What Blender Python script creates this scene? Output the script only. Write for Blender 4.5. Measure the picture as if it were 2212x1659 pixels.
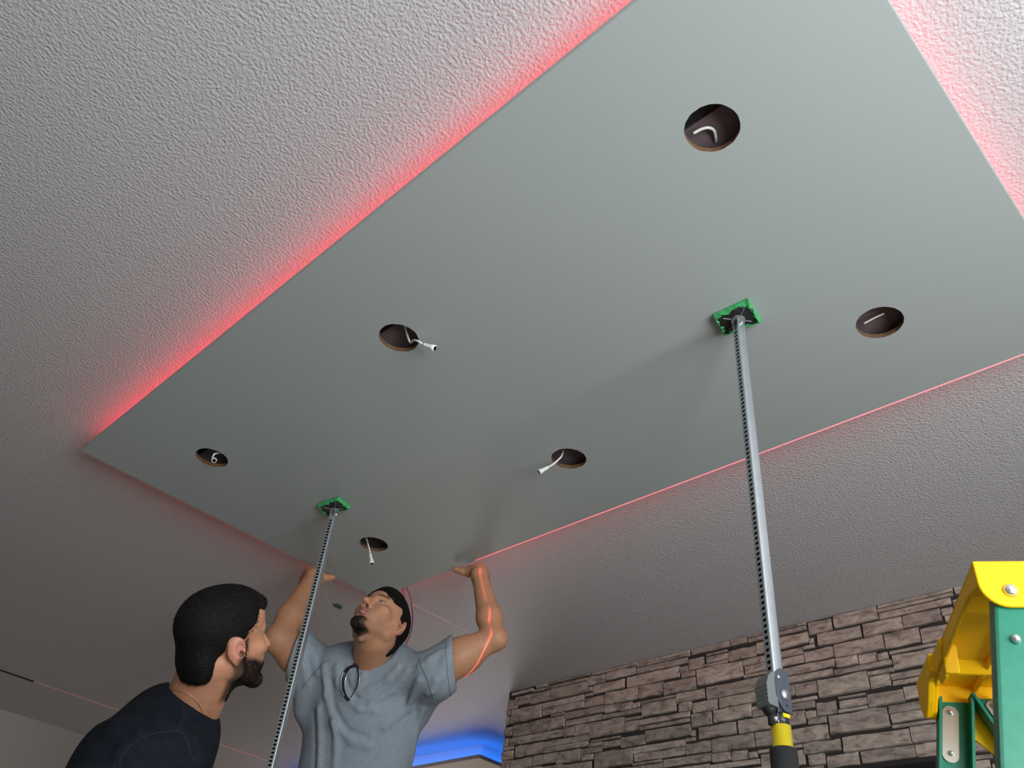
import bpy, bmesh, math, random
import numpy as np
from mathutils import Vector, Matrix
from mathutils.bvhtree import BVHTree

random.seed(7); rng = np.random.default_rng(7)
for o in list(bpy.data.objects): bpy.data.objects.remove(o)
C = bpy.context.scene.collection
scene = bpy.context.scene

# ------------------------------------------------------------------ camera
F_PX = 1812.0; PP = (1106.0, 829.5); CAM_H = 1.12
_c = np.array(PP)
_Y = np.append(np.array([-1110.6, 2014.5]) - _c, F_PX); _Y /= np.linalg.norm(_Y)
_X = np.append(np.array([3565.2, 2659.0]) - _c, F_PX); _X -= (_X @ _Y) * _Y; _X /= np.linalg.norm(_X)
_Z = np.cross(_X, _Y)
RW = np.array([_X, _Y, _Z])            # photo axes (right, down, forward) -> room axes
CAMP = np.array([0, 0, CAM_H])
cam = bpy.data.cameras.new('camera'); camo = bpy.data.objects.new('camera', cam); C.objects.link(camo)
cam.sensor_width = 36; cam.lens = F_PX / 2212 * 36; cam.clip_start = 0.05
camo.matrix_world = Matrix(((RW[0,0], -RW[0,1], -RW[0,2], 0), (RW[1,0], -RW[1,1], -RW[1,2], 0),
                            (RW[2,0], -RW[2,1], -RW[2,2], CAM_H), (0, 0, 0, 1)))
cam.dof.use_dof = True; cam.dof.focus_distance = 2.6; cam.dof.aperture_fstop = 12.0
scene.camera = camo

def at(px, py, z):                     # point of the photograph on a horizontal level
    d = RW @ np.array([px - _c[0], py - _c[1], F_PX]); return CAMP + d * ((z - CAM_H) / d[2])
def P(px, py, d):                      # point of the photograph at a depth
    return CAMP + RW @ np.array([px - _c[0], py - _c[1], F_PX]) * (d / F_PX)

ZP = 2.50      # underside of the hung panel
ZC = 2.56      # ceiling

# ------------------------------------------------------------------ light
world = bpy.data.worlds.new('world'); scene.world = world; world.use_nodes = True
bg = world.node_tree.nodes['Background']; bg.inputs[0].default_value = (0.75, 0.87, 1, 1); bg.inputs[1].default_value = 1.0
def area(name, loc, look, sx, sy, power, col):
    l = bpy.data.lights.new(name, 'AREA'); l.shape = 'RECTANGLE'; l.size = sx; l.size_y = sy
    l.energy = power; l.color = col
    o = bpy.data.objects.new(name, l); C.objects.link(o); o.location = loc
    o.rotation_euler = (Vector(look) - Vector(loc)).to_track_quat('-Z', 'Y').to_euler()
    return o
WIN = (-0.7, 1.3, 0.7, 2.2)              # x0,x1,z0,z1 of the window in the back wall
area('window_daylight', ((WIN[0]+WIN[1])/2, -1.47, (WIN[2]+WIN[3])/2), ((WIN[0]+WIN[1])/2+.2, 4, 1.75), 1.9, 1.4, 110, (0.93, 0.98, 1.0))
area('far_warm_fill', (4.9, 6.0, 1.3), (3.6, 3.6, 2.4), 1.6, 1.2, 26, (1.0, 0.86, 0.74))  # added warm lamp tinting the back room; no window is built here
def laser(name, loc, axis, other, lo, hi, power, width=0.0008, k=(1.0, 0.10, 0.13)):
    """line laser: a thin sheet of light across one axis, fanned between two angles along the other"""
    l = bpy.data.lights.new(name, 'POINT'); l.energy = power; l.shadow_soft_size = 0.0
    l.use_nodes = True; nt = l.node_tree; em = nt.nodes['Emission']
    tc = nt.nodes.new('ShaderNodeTexCoord'); sp = nt.nodes.new('ShaderNodeSeparateXYZ')
    nt.links.new(tc.outputs['Normal'], sp.inputs[0])
    def mth(op, a, b):
        m = nt.nodes.new('ShaderNodeMath'); m.operation = op
        for i, v in enumerate((a, b)):
            if isinstance(v, (int, float)): m.inputs[i].default_value = v
            elif v is not None: nt.links.new(v, m.inputs[i])
        return m.outputs[0]
    r = mth('LESS_THAN', mth('ABSOLUTE', sp.outputs[axis], None), width)
    r = mth('MULTIPLY', r, mth('MULTIPLY', mth('GREATER_THAN', sp.outputs[other], lo), mth('LESS_THAN', sp.outputs[other], hi)))
    nt.links.new(r, em.inputs['Strength'])
    em.inputs['Color'].default_value = (*k, 1)
    o = bpy.data.objects.new(name, l); C.objects.link(o); o.location = loc
    return o
laser('laser_line_panel', (1.7400, 0.30, 0.20), 'X', 'Y', -.3, .70, 1000, .0011)
laser('laser_line_cross', (2.0, 2.652, 0.3), 'Y', 'X', -.05, .125, 170)
laser('laser_line_seam', (2.7, 5.43, 0.3), 'Y', 'X', -.488, .22, 330)
scene.view_settings.view_transform = 'Standard'; scene.view_settings.look = 'None'
scene.view_settings.gamma = 1; scene.view_settings.exposure = 0.0
scene.view_settings.use_curve_mapping = False

# ------------------------------------------------------------------ materials
def new_mat(name):
    m = bpy.data.materials.new(name); m.use_nodes = True
    return m, m.node_tree, m.node_tree.nodes['Principled BSDF']
def mat(name, col, rough=0.6, metal=0.0, bump=None, var=None, sss=0, emit=None, coat=0, spec=0.5):
    """bump=(scale, strength, distance); var=(scale, amount) a mottled colour variation"""
    m, nt, b = new_mat(name); N = nt.nodes.new; L = nt.links.new
    b.inputs['Base Color'].default_value = (*col, 1); b.inputs['Roughness'].default_value = rough
    b.inputs['Metallic'].default_value = metal; b.inputs['Specular IOR Level'].default_value = spec
    if coat: b.inputs['Coat Weight'].default_value = coat
    tc = N('ShaderNodeTexCoord')
    if var:
        n = N('ShaderNodeTexNoise'); n.inputs['Scale'].default_value = var[0]; n.inputs['Detail'].default_value = 5
        L(tc.outputs['Object'], n.inputs['Vector'])
        mx = N('ShaderNodeMix'); mx.data_type = 'RGBA'
        a = var[1]
        mx.inputs[6].default_value = (*[c*(1-a) for c in col], 1); mx.inputs[7].default_value = (*[min(1, c*(1+a)) for c in col], 1)
        L(n.outputs['Fac'], mx.inputs[0]); L(mx.outputs[2], b.inputs['Base Color'])
    if bump:
        n = N('ShaderNodeTexNoise'); n.inputs['Scale'].default_value = bump[0]; n.inputs['Detail'].default_value = 4
        L(tc.outputs['Object'], n.inputs['Vector'])
        bp = N('ShaderNodeBump'); bp.inputs['Strength'].default_value = bump[1]; bp.inputs['Distance'].default_value = bump[2]
        L(n.outputs['Fac'], bp.inputs['Height']); L(bp.outputs[0], b.inputs['Normal'])
    if sss:
        b.inputs['Subsurface Weight'].default_value = sss; b.inputs['Subsurface Radius'].default_value = (0.01, 0.004, 0.002)
        b.inputs['Subsurface Scale'].default_value = 0.6
    if emit:
        b.inputs['Emission Color'].default_value = (*emit[0], 1); b.inputs['Emission Strength'].default_value = emit[1]
    return m

def ceiling_mat():
    m, nt, b = new_mat('ceiling_texture'); N = nt.nodes.new; L = nt.links.new
    b.inputs['Base Color'].default_value = (0.56, 0.555, 0.565, 1); b.inputs['Roughness'].default_value = 0.48
    tc = N('ShaderNodeTexCoord')
    wn = N('ShaderNodeTexNoise'); wn.inputs['Scale'].default_value = 60; wn.inputs['Detail'].default_value = 2
    L(tc.outputs['Object'], wn.inputs['Vector'])
    mp = N('ShaderNodeVectorMath'); mp.operation = 'MULTIPLY_ADD'
    mp.inputs[1].default_value = (0.005, 0.005, 0.005); L(wn.outputs['Color'], mp.inputs[0]); L(tc.outputs['Object'], mp.inputs[2])
    v = N('ShaderNodeTexVoronoi'); v.feature = 'SMOOTH_F1'; v.inputs['Scale'].default_value = 165
    v.inputs['Smoothness'].default_value = 0.55; L(mp.outputs[0], v.inputs['Vector'])
    n = N('ShaderNodeTexNoise'); n.inputs['Scale'].default_value = 145; n.inputs['Detail'].default_value = 2; n.inputs['Roughness'].default_value = 0.5
    L(tc.outputs['Object'], n.inputs['Vector'])
    mr = N('ShaderNodeMapRange'); mr.inputs[1].default_value = 0.34; mr.inputs[2].default_value = 0.68; L(n.outputs['Fac'], mr.inputs[0])
    sb = N('ShaderNodeMath'); sb.operation = 'MULTIPLY_ADD'; sb.inputs[1].default_value = -0.5
    L(v.outputs['Distance'], sb.inputs[0]); L(mr.outputs[0], sb.inputs[2])
    bp = N('ShaderNodeBump'); bp.inputs['Strength'].default_value = 0.55; bp.inputs['Distance'].default_value = 0.0021
    L(sb.outputs[0], bp.inputs['Height']); L(bp.outputs[0], b.inputs['Normal'])
    return m

def stone_mat():
    m, nt, b = new_mat('ledge_stone'); N = nt.nodes.new; L = nt.links.new
    tc = N('ShaderNodeTexCoord'); oi = N('ShaderNodeObjectInfo')
    ge = N('ShaderNodeNewGeometry')
    mp = N('ShaderNodeMapping'); mp.inputs['Scale'].default_value = (15, 15, 38)
    L(ge.outputs['Position'], mp.inputs['Vector'])
    n = N('ShaderNodeTexNoise'); n.inputs['Scale'].default_value = 1.0; n.inputs['Detail'].default_value = 8; n.inputs['Roughness'].default_value = 0.68
    n.inputs['Distortion'].default_value = 0.8
    L(mp.outputs[0], n.inputs['Vector'])
    cr = N('ShaderNodeValToRGB'); e = cr.color_ramp.elements
    e[0].position = 0.3; e[0].color = (0.10, 0.078, 0.066, 1); e[1].position = 0.68; e[1].color = (0.54, 0.455, 0.39, 1)
    x = cr.color_ramp.elements.new(0.47); x.color = (0.35, 0.28, 0.235, 1)
    L(n.outputs['Fac'], cr.inputs[0])
    hs = N('ShaderNodeHueSaturation')
    mr = N('ShaderNodeMapRange'); mr.inputs[3].default_value = 0.8; mr.inputs[4].default_value = 1.22; L(oi.outputs['Random'], mr.inputs[0])
    L(mr.outputs[0], hs.inputs['Value']); L(cr.outputs[0], hs.inputs['Color']); L(hs.outputs[0], b.inputs['Base Color'])
    b.inputs['Roughness'].default_value = 0.8
    bp = N('ShaderNodeBump'); bp.inputs['Strength'].default_value = 0.7; bp.inputs['Distance'].default_value = 0.008
    L(n.outputs['Fac'], bp.inputs['Height']); L(bp.outputs[0], b.inputs['Normal'])
    return m

def colattr_mat(name, rough, sss=0, bump=None, spec=0.4, sheen=0):
    m, nt, b = new_mat(name); N = nt.nodes.new; L = nt.links.new
    a = N('ShaderNodeAttribute'); a.attribute_name = 'Col'
    tc = N('ShaderNodeTexCoord'); n = N('ShaderNodeTexNoise'); n.inputs['Scale'].default_value = 90; n.inputs['Detail'].default_value = 4
    L(tc.outputs['Object'], n.inputs['Vector'])
    mr = N('ShaderNodeMapRange'); mr.inputs[3].default_value = 0.86; mr.inputs[4].default_value = 1.14; L(n.outputs['Fac'], mr.inputs[0])
    vm = N('ShaderNodeVectorMath'); vm.operation = 'SCALE'; L(a.outputs['Color'], vm.inputs[0]); L(mr.outputs[0], vm.inputs['Scale'])
    L(vm.outputs[0], b.inputs['Base Color'])
    b.inputs['Roughness'].default_value = rough; b.inputs['Specular IOR Level'].default_value = spec
    if sss:
        b.inputs['Subsurface Weight'].default_value = sss; b.inputs['Subsurface Radius'].default_value = (0.01, 0.004, 0.002); b.inputs['Subsurface Scale'].default_value = 0.5
    if bump:
        k = N('ShaderNodeTexNoise'); k.inputs['Scale'].default_value = bump[0]; k.inputs['Detail'].default_value = 3
        L(tc.outputs['Object'], k.inputs['Vector'])
        bp = N('ShaderNodeBump'); bp.inputs['Strength'].default_value = bump[1]; bp.inputs['Distance'].default_value = bump[2]
        L(k.outputs['Fac'], bp.inputs['Height']); L(bp.outputs[0], b.inputs['Normal'])
    return m

M = dict(
 ceiling=ceiling_mat(), stone=stone_mat(),
 wall=mat('beige_wall_paint', (0.50, 0.46, 0.40), 0.8, bump=(160, 0.3, 0.002)),
 floor=mat('floor_boards', (0.22, 0.195, 0.175), 0.5, var=(6, 0.25)),
 panel=mat('sage_grey_paint', (0.405, 0.440, 0.430), 0.5, bump=(700, 0.05, 0.0006), spec=0.35),
 plywood=mat('raw_wood', (0.13, 0.065, 0.03), 0.8, var=(120, 0.4)),
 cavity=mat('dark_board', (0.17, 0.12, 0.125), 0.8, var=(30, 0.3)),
 groove=mat('joint_dark', (0.03, 0.025, 0.022), 0.9),
 steel=mat('galvanised_steel', (0.56, 0.60, 0.63), 0.36, 0.85, var=(60, 0.12)),
 inner_shade=mat('inner_shade_black', (0.004, 0.005, 0.005), 1.0, spec=0.0),  # black standing in for the shade inside tubes, sockets and pin holes
 black_rubber=mat('black_rubber', (0.015, 0.015, 0.015), 0.6, bump=(200, 0.3, 0.001)),
 foam=mat('foam_grip', (0.018, 0.018, 0.02), 0.85, bump=(900, 0.5, 0.0008)),
 black_metal=mat('black_steel', (0.03, 0.035, 0.05), 0.35, 0.2, spec=0.6),
 grey_plastic=mat('grey_plastic', (0.16, 0.17, 0.17), 0.45),
 slate=mat('slate_plate', (.075, .085, .11), .45, .3),
 chrome=mat('bright_rivet', (0.8, 0.8, 0.82), 0.25, 0.9),
 yellow_paint=mat('yellow_enamel', (0.85, 0.66, 0.02), 0.25, coat=0.4),
 yellow_plastic=mat('yellow_plastic', (0.97, 0.54, 0.0), 0.55, var=(20, 0.05), spec=0.3),
 green_fibre=mat('green_fibreglass', (0.003, 0.17, 0.10), 0.36, var=(80, 0.25), bump=(500, 0.1, 0.0005)),
 tape=mat('green_masking_tape', (0.05, 0.38, 0.12), 0.55, bump=(70, 0.6, 0.003), var=(50, 0.15)),
 white_plastic=mat('white_plastic', (0.78, 0.79, 0.76), 0.4),
 red_wire=mat('red_wire', (0.35, 0.03, 0.07), 0.5),
 gold=mat('pale_gold', (0.75, 0.55, 0.36), 0.3, 0.9),
 denim=mat('blue_denim', (0.04, 0.06, 0.12), 0.9, bump=(400, 0.3, 0.001)),
 black_glass=mat('black_screen', (0.004, 0.004, 0.004), 0.35),
 red_led=mat('red_led', (0.9, 0.1, 0.1), 0.5, emit=((1.0, 0.08, 0.11), 17)),
 blue_led=mat('blue_led', (0.1, 0.2, 0.9), 0.5, emit=((0.02, 0.20, 1.0), 13)),
 skin=colattr_mat('skin', 0.5, sss=0.12, bump=(420, 0.15, 0.0008)),
 hair=mat('black_hair', (0.006, 0.0055, 0.005), 0.6, bump=(250, 0.8, 0.004), spec=0.15),
 fabric=colattr_mat('grey_jersey', 0.95, bump=(700, 0.35, 0.001), spec=0.1),
 navy=colattr_mat('black_navy_jersey', 0.9, bump=(600, 0.4, 0.001), spec=0.15),
 lens=mat('dark_lens', (0.02, 0.025, 0.03), 0.12, spec=0.7),
 frame_black=mat('black_frame', (0.012, 0.013, 0.02), 0.25),
 frame_silver=mat('silver_frame', (0.75, 0.77, 0.8), 0.3, 0.6),
 wood_light=mat('plain_pine', (0.45, 0.32, 0.2), 0.7, var=(14, 0.2)),
)

# ------------------------------------------------------------------ object helpers
def link(o, parent=None):
    C.objects.link(o)
    if parent is not None: o.parent = parent
    return o
def tag(o, label=None, cat=None, group=None, kind=None):
    if label: o['label'] = label
    if cat: o['category'] = cat
    if group: o['group'] = group
    if kind: o['kind'] = kind
    return o
def thing(name, label, cat, loc=(0, 0, 0), rz=0.0, group=None):
    o = bpy.data.objects.new(name, None); C.objects.link(o); o.empty_display_size = 0.05
    o.location = loc; o.rotation_euler = (0, 0, rz); return tag(o, label, cat, group)
def obj(name, bm, m, parent=None, smooth=False):
    me = bpy.data.meshes.new(name); bm.normal_update(); bm.to_mesh(me); bm.free()
    for x in (m if isinstance(m, (list, tuple)) else [m]): me.materials.append(x)
    if smooth: me.polygons.foreach_set('use_smooth', [True]*len(me.polygons))
    return link(bpy.data.objects.new(name, me), parent)
def mesh_obj(name, v, f, m, parent=None, smooth=True, col=None):
    me = bpy.data.meshes.new(name); me.from_pydata([tuple(map(float, p)) for p in v], [], [tuple(map(int, q)) for q in f]); me.update()
    me.materials.append(m)
    if smooth: me.polygons.foreach_set('use_smooth', [True]*len(me.polygons))
    if col is not None:
        a = me.color_attributes.new('Col', 'FLOAT_COLOR', 'POINT')
        a.data.foreach_set('color', np.hstack([col, np.ones((len(col), 1))]).astype(np.float32).ravel())
    return link(bpy.data.objects.new(name, me), parent)
def box(bm, lo, hi, mi=0, T=None):
    c = [(lo[i]+hi[i])/2 for i in range(3)]; s = [hi[i]-lo[i] for i in range(3)]
    mt = Matrix.Translation(c) @ Matrix.Diagonal((*s, 1))
    if T is not None: mt = T @ mt
    r = bmesh.ops.create_cube(bm, size=1, matrix=mt)
    for v in r['verts']:
        for f in v.link_faces: f.material_index = mi
    return r['verts']
def bev(bm, w, seg=2, angle=0.6):
    es = [e for e in bm.edges if len(e.link_faces) == 2 and e.calc_face_angle(0) > angle]
    bmesh.ops.bevel(bm, geom=es, offset=w, segments=seg, affect='EDGES', profile=0.5, clamp_overlap=True)
def frame_mat(a, b):
    z = (Vector(b)-Vector(a)); L = z.length; z.normalize()
    q = z.to_track_quat('Z', 'Y').to_matrix().to_4x4()
    return Matrix.Translation((Vector(a)+Vector(b))/2) @ q, L
def cyl(bm, a, b, r, r2=None, n=20, mi=0):
    T, L = frame_mat(a, b)
    ret = bmesh.ops.create_cone(bm, cap_ends=True, segments=n, radius1=r, radius2=r if r2 is None else r2, depth=L, matrix=T)
    for v in ret['verts']:
        for f in v.link_faces: f.material_index = mi
    return ret['verts']
def tube(bm, pts, rad, n=8, closed=False):
    """swept tube; rad a number or list"""
    pts = [Vector(p) for p in pts]; k = len(pts)
    if not isinstance(rad, (list, tuple)): rad = [rad]*k
    rings = []; up = Vector((0.13, 0.21, 0.97))
    for i, p in enumerate(pts):
        if closed: t = pts[(i+1) % k]-pts[i-1]
        else: t = pts[min(i+1, k-1)]-pts[max(i-1, 0)]
        t.normalize(); x = up.cross(t)
        if x.length < 1e-3: x = Vector((1, 0, 0)).cross(t)
        x.normalize(); y = t.cross(x)
        rings.append([bm.verts.new(p+(x*math.cos(2*math.pi*j/n)+y*math.sin(2*math.pi*j/n))*rad[i]) for j in range(n)])
    for i in range(k if closed else k-1):
        A, B = rings[i], rings[(i+1) % k]
        for j in range(n): bm.faces.new((A[j], A[(j+1) % n], B[(j+1) % n], B[j]))
    if not closed: bm.faces.new(rings[0][::-1]); bm.faces.new(rings[-1])
def spline(pts, n=6):
    p = [np.array(q, float) for q in pts]; p = [2*p[0]-p[1]]+p+[2*p[-1]-p[-2]]; out = []
    for i in range(1, len(p)-2):
        for k in range(n):
            t = k/n
            out.append(0.5*((2*p[i])+(-p[i-1]+p[i+1])*t+(2*p[i-1]-5*p[i]+4*p[i+1]-p[i+2])*t*t+(-p[i-1]+3*p[i]-3*p[i+1]+p[i+2])*t**3))
    out.append(p[-2]); return out

# ------------------------------------------------------------------ room
X0, X1, Y0, Y1 = -2.3, 5.6, -1.35, 6.24
WX = 2.87                       # face of the stone wall
def struct(name, lo, hi, m, bm=None):
    bm = bm or bmesh.new(); box(bm, lo, hi)
    return tag(obj(name, bm, m), kind='structure')
bm = bmesh.new(); box(bm, (X0-.1, Y0-.15, ZC), (X1+.1, Y1+.1, ZC+0.12))
tag(obj('ceiling', bm, M['ceiling']), 'pale ceiling with a stippled texture', kind='structure')
bm = bmesh.new(); box(bm, (X0-.1, Y0-.15, -0.1), (X1+.1, Y1+.1, 0))
tag(obj('floor', bm, M['floor']), kind='structure')
struct('wall_left', (X0-.1, Y0, 0), (X0, Y1, ZC), M['wall'])
tag(struct('wall_far', (X0-.1, Y1, 0), (X1+.1, Y1+.1, ZC), M['wall']), 'plain beige wall far behind the bending man')
struct('wall_right', (X1, Y0, 0), (X1+.1, Y1, ZC), M['wall'])
bm = bmesh.new()
box(bm, (X0-.1, Y0-.15, 0), (WIN[0], Y0, ZC)); box(bm, (WIN[1], Y0-.15, 0), (X1+.1, Y0, ZC))
box(bm, (WIN[0], Y0-.15, 0), (WIN[1], Y0, WIN[2])); box(bm, (WIN[0], Y0-.15, WIN[3]), (WIN[1], Y0, ZC))
tag(obj('wall_back', bm, M['wall']), kind='structure')
bm = bmesh.new(); t = 0.05
for a, b in (((WIN[0], WIN[2]), (WIN[1], WIN[2]+t)), ((WIN[0], WIN[3]-t), (WIN[1], WIN[3])), ((WIN[0], WIN[2]), (WIN[0]+t, WIN[3])),
             ((WIN[1]-t, WIN[2]), (WIN[1], WIN[3])), ((.275, WIN[2]), (.325, WIN[3]))):
    box(bm, (a[0], Y0-.1, a[1]), (b[0], Y0-.05, b[1]))
tag(obj('window_1', bm, M['white_plastic']), kind='structure')
# thin dark joint running across the far ceiling
bm = bmesh.new(); box(bm, (X0, 5.42, ZC-0.004), (1.43, 5.437, ZC+0.001))
tag(obj('trim_1', bm, M['groove']), 'thin dark joint across the far ceiling', kind='structure')

# ------------------------------------------------------------------ stone wall, stone by stone
SY0, SY1, SZ0 = 0.50, 3.0, 1.95
bm = bmesh.new(); box(bm, (WX, Y0, 0), (WX+0.14, SY1, ZC))
sw = tag(obj('wall_stone', bm, M['groove']), 'wall of stacked brown grey ledge stones', kind='structure')
base_meshes = []
def stone_mesh(k):
    # local y in 0..1, z in 0..1, x = depth 0..1 (1 = against the wall); an uneven split face
    bm = bmesh.new(); r = random.Random(100+k); j = lambda a: r.uniform(-a, a)
    ny, nz = 5, 3
    ys = [0, r.uniform(.15, .25), r.uniform(.42, .55), r.uniform(.72, .85), 1.0]
    ez = [j(.04) for _ in ys]; ez2 = [j(.04) for _ in ys]; ez[0] = ez[-1] = ez2[0] = ez2[-1] = 0
    tilt = j(.18); F_ = {}
    for a in range(ny):
        for b in range(nz):
            y = ys[a]; z = (ez[a], .5+j(.14), 1+ez2[a])[b]
            edge = a in (0, ny-1) or b in (0, nz-1)
            yy = y+(0.012+j(.008) if a == 0 else -.012+j(.008) if a == ny-1 else j(.02))
            zz = z+(.05+j(.03) if b == 0 else -.05+j(.03) if b == nz-1 else 0)
            F_[a, b] = bm.verts.new((min(.9, max(0, (.30 if edge else .14)+j(.07)+tilt*(b-1)*.4)), yy, zz))
    per = [(a, 0) for a in range(ny)]+[(ny-1, 1)]+[(a, nz-1) for a in range(ny-1, -1, -1)]+[(0, 1)]
    back = [bm.verts.new((1, min(1, max(0, ys[a])), (ez[a], .5, 1+ez2[a])[b])) for a, b in per]
    for a in range(ny-1):
        for b in range(nz-1): bm.faces.new((F_[a, b], F_[a+1, b], F_[a+1, b+1], F_[a, b+1]))
    m = len(per)
    for i in range(m): bm.faces.new((back[i], back[(i+1) % m], F_[per[(i+1) % m]], F_[per[i]]))
    bmesh.ops.recalc_face_normals(bm, faces=bm.faces)
    me = bpy.data.meshes.new('stone'); bm.to_mesh(me); bm.free(); me.materials.append(M['stone'])
    return me
base_meshes = [stone_mesh(k) for k in range(20)]
def add_stone(y0, y1, z0, z1):
    g = 0.0006
    if z1 > ZC-0.004: z1 = ZC-0.001+g
    o = bpy.data.objects.new('stone', random.choice(base_meshes)); C.objects.link(o); o.parent = sw
    dep = random.uniform(0.011, 0.02)
    fy = random.random() < .5; fz = random.random() < .5
    o.location = (WX-dep+0.003, y0+g if not fy else y1-g, z0+g if not fz else z1-g)
    o.scale = (dep, (y1-y0-2*g)*(-1 if fy else 1), (z1-z0-2*g)*(-1 if fz else 1))
# the facing repeats every 0.528 m with a half drop every 0.535 m; (y0, y1, z0, z1) of its stones
REPEAT = [
(2.494, 2.752, 2.527, 2.544), (2.393, 2.493, 2.502, 2.543), (2.220, 2.391, 2.508, 2.545), (2.488, 2.719, 2.474, 2.528), (2.463, 2.488, 2.472, 2.496),
(2.284, 2.461, 2.458, 2.501), (2.713, 2.848, 2.474, 2.531), (2.845, 2.946, 2.483, 2.526), (2.768, 2.968, 2.403, 2.470), (2.510, 2.770, 2.440, 2.468),
(2.510, 2.763, 2.409, 2.440), (2.462, 2.511, 2.455, 2.469), (2.391, 2.509, 2.406, 2.449), (2.206, 2.390, 2.398, 2.454), (2.307, 2.388, 2.364, 2.397),
(2.239, 2.304, 2.360, 2.395), (2.198, 2.235, 2.361, 2.385), (2.390, 2.619, 2.371, 2.403), (2.619, 2.706, 2.339, 2.392), (2.702, 2.943, 2.336, 2.394),
(2.404, 2.614, 2.340, 2.366), (2.189, 2.403, 2.339, 2.358), (2.188, 2.280, 2.315, 2.329), (2.205, 2.278, 2.269, 2.313), (2.281, 2.471, 2.270, 2.336),
(2.471, 2.556, 2.290, 2.337), (2.557, 2.619, 2.294, 2.337), (2.617, 2.886, 2.300, 2.337), (2.887, 2.964, 2.298, 2.339), (2.466, 2.740, 2.262, 2.295),
(2.475, 2.737, 2.239, 2.269), (2.740, 2.916, 2.242, 2.294), (2.401, 2.462, 2.252, 2.260), (2.299, 2.398, 2.252, 2.261), (2.296, 2.397, 2.219, 2.247),
(2.170, 2.296, 2.208, 2.253), (2.396, 2.514, 2.207, 2.233), (2.441, 2.508, 2.181, 2.205), (2.515, 2.654, 2.183, 2.235), (2.654, 2.801, 2.192, 2.237),
(2.805, 2.944, 2.189, 2.236), (2.753, 2.831, 2.536, 2.540), (2.833, 2.977, 2.537, 2.550), (1.941, 2.217, 2.532, 2.545), (1.953, 2.216, 2.505, 2.530),
(1.995, 2.134, 2.454, 2.502), (1.875, 1.950, 2.471, 2.519), (1.953, 1.992, 2.469, 2.495), (1.917, 1.987, 2.446, 2.472), (1.876, 1.939, 2.519, 2.524),
(2.078, 2.203, 2.397, 2.452), (1.916, 2.076, 2.389, 2.442), (2.061, 2.217, 2.376, 2.396), (1.877, 2.014, 2.347, 2.387), (1.821, 1.936, 2.295, 2.338),
(2.006, 2.192, 2.318, 2.371), (1.940, 2.001, 2.309, 2.351), (1.949, 2.205, 2.286, 2.309), (1.950, 2.203, 2.267, 2.283), (1.946, 2.173, 2.214, 2.261),
(1.849, 1.943, 2.242, 2.292), (1.674, 1.842, 2.245, 2.296), (1.593, 1.736, 2.189, 2.239), (1.744, 1.914, 2.193, 2.240), (1.631, 1.814, 2.296, 2.337),
(1.698, 1.911, 2.401, 2.469), (1.637, 1.871, 2.335, 2.390)]
def ovl(p, q): return max(min(p[1], q[1])-max(p[0], q[0]), 0)*max(min(p[3], q[3])-max(p[2], q[2]), 0)
placed = []
for _, k, m in sorted((abs(k)+abs(m)*1.5, k, m) for k in range(-6, 7) for m in range(-6, 7)):
    for r in REPEAT:
        q = (max(r[0]+k*.535, SY0), min(r[1]+k*.535, SY1), max(r[2]+k*.264+m*.528, SZ0), min(r[3]+k*.264+m*.528, ZC-.002))
        if q[1]-q[0] < .02 or q[3]-q[2] < .008 or sum(ovl(q, p) for p in placed) > .35*(q[1]-q[0])*(q[3]-q[2]): continue
        for p in placed:
            if ovl(q, p) > 0:
                wy = min(p[1], q[1])-max(p[0], q[0]); hz = min(p[3], q[3])-max(p[2], q[2]); q = list(q)
                if wy < hz: q[1 if q[0] < p[0] else 0] = p[0] if q[0] < p[0] else p[1]
                else: q[3 if q[2] < p[2] else 2] = p[2] if q[2] < p[2] else p[3]
        if q[1]-q[0] > .018 and q[3]-q[2] > .006: placed.append(tuple(q))
GS = .004; gn = (int((SY1-SY0)/GS), int((ZC-SZ0)/GS)); grid = np.zeros(gn, bool)
for p in placed: grid[int((p[0]-SY0)/GS):int((p[1]-SY0)/GS)+1, int((p[2]-SZ0)/GS):int((p[3]-SZ0)/GS)+1] = True
gaps = []
for i in range(gn[0]):
    for j in range(gn[1]):
        if grid[i, j]: continue
        a_, b_ = i, j
        while b_ < gn[1] and not grid[i, b_]: b_ += 1
        while a_ < gn[0] and not grid[a_, j:b_].any(): a_ += 1
        grid[i:a_, j:b_] = True
        if (a_-i)*GS > .02 and (b_-j)*GS > .011: gaps.append((SY0+i*GS, SY0+a_*GS, SZ0+j*GS, SZ0+b_*GS))
gaps.sort(key=lambda q: -(q[1]-q[0])*(q[3]-q[2]))
placed += gaps[:max(0, 298-len(placed))]
for q in placed: add_stone(*q)
ns = len(placed)
print('stones', ns)
# the facing goes on out of the picture, below and towards the window: the same stones joined into one part
SV, SF = [], []
tmpl = [(np.array([v.co[:] for v in me.vertices]), [tuple(p.vertices) for p in me.polygons]) for me in base_meshes]
for k in range(-12, 9):
    for m in range(-14, 12):
        for r in REPEAT:
            q = (r[0]+k*.535, r[1]+k*.535, r[2]+k*.264+m*.528, r[3]+k*.264+m*.528)
            for (a0, a1, c0, c1) in ((Y0+.01, SY0, SZ0, ZC-.002), (Y0+.01, SY1, .01, SZ0)):
                p = (max(q[0], a0), min(q[1], a1), max(q[2], c0), min(q[3], c1))
                if p[1]-p[0] < .015 or p[3]-p[2] < .008: continue
                tv_, tf_ = random.choice(tmpl); dep = random.uniform(.011, .02); n0 = len(SV)
                SV.extend(np.column_stack([WX-dep+.001+tv_[:, 0]*dep, p[0]+.0009+tv_[:, 1]*(p[1]-p[0]-.0018), p[2]+.0009+tv_[:, 2]*(p[3]-p[2]-.0018)]).tolist())
                SF.extend([tuple(i+n0 for i in f_) for f_ in tf_])
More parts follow.
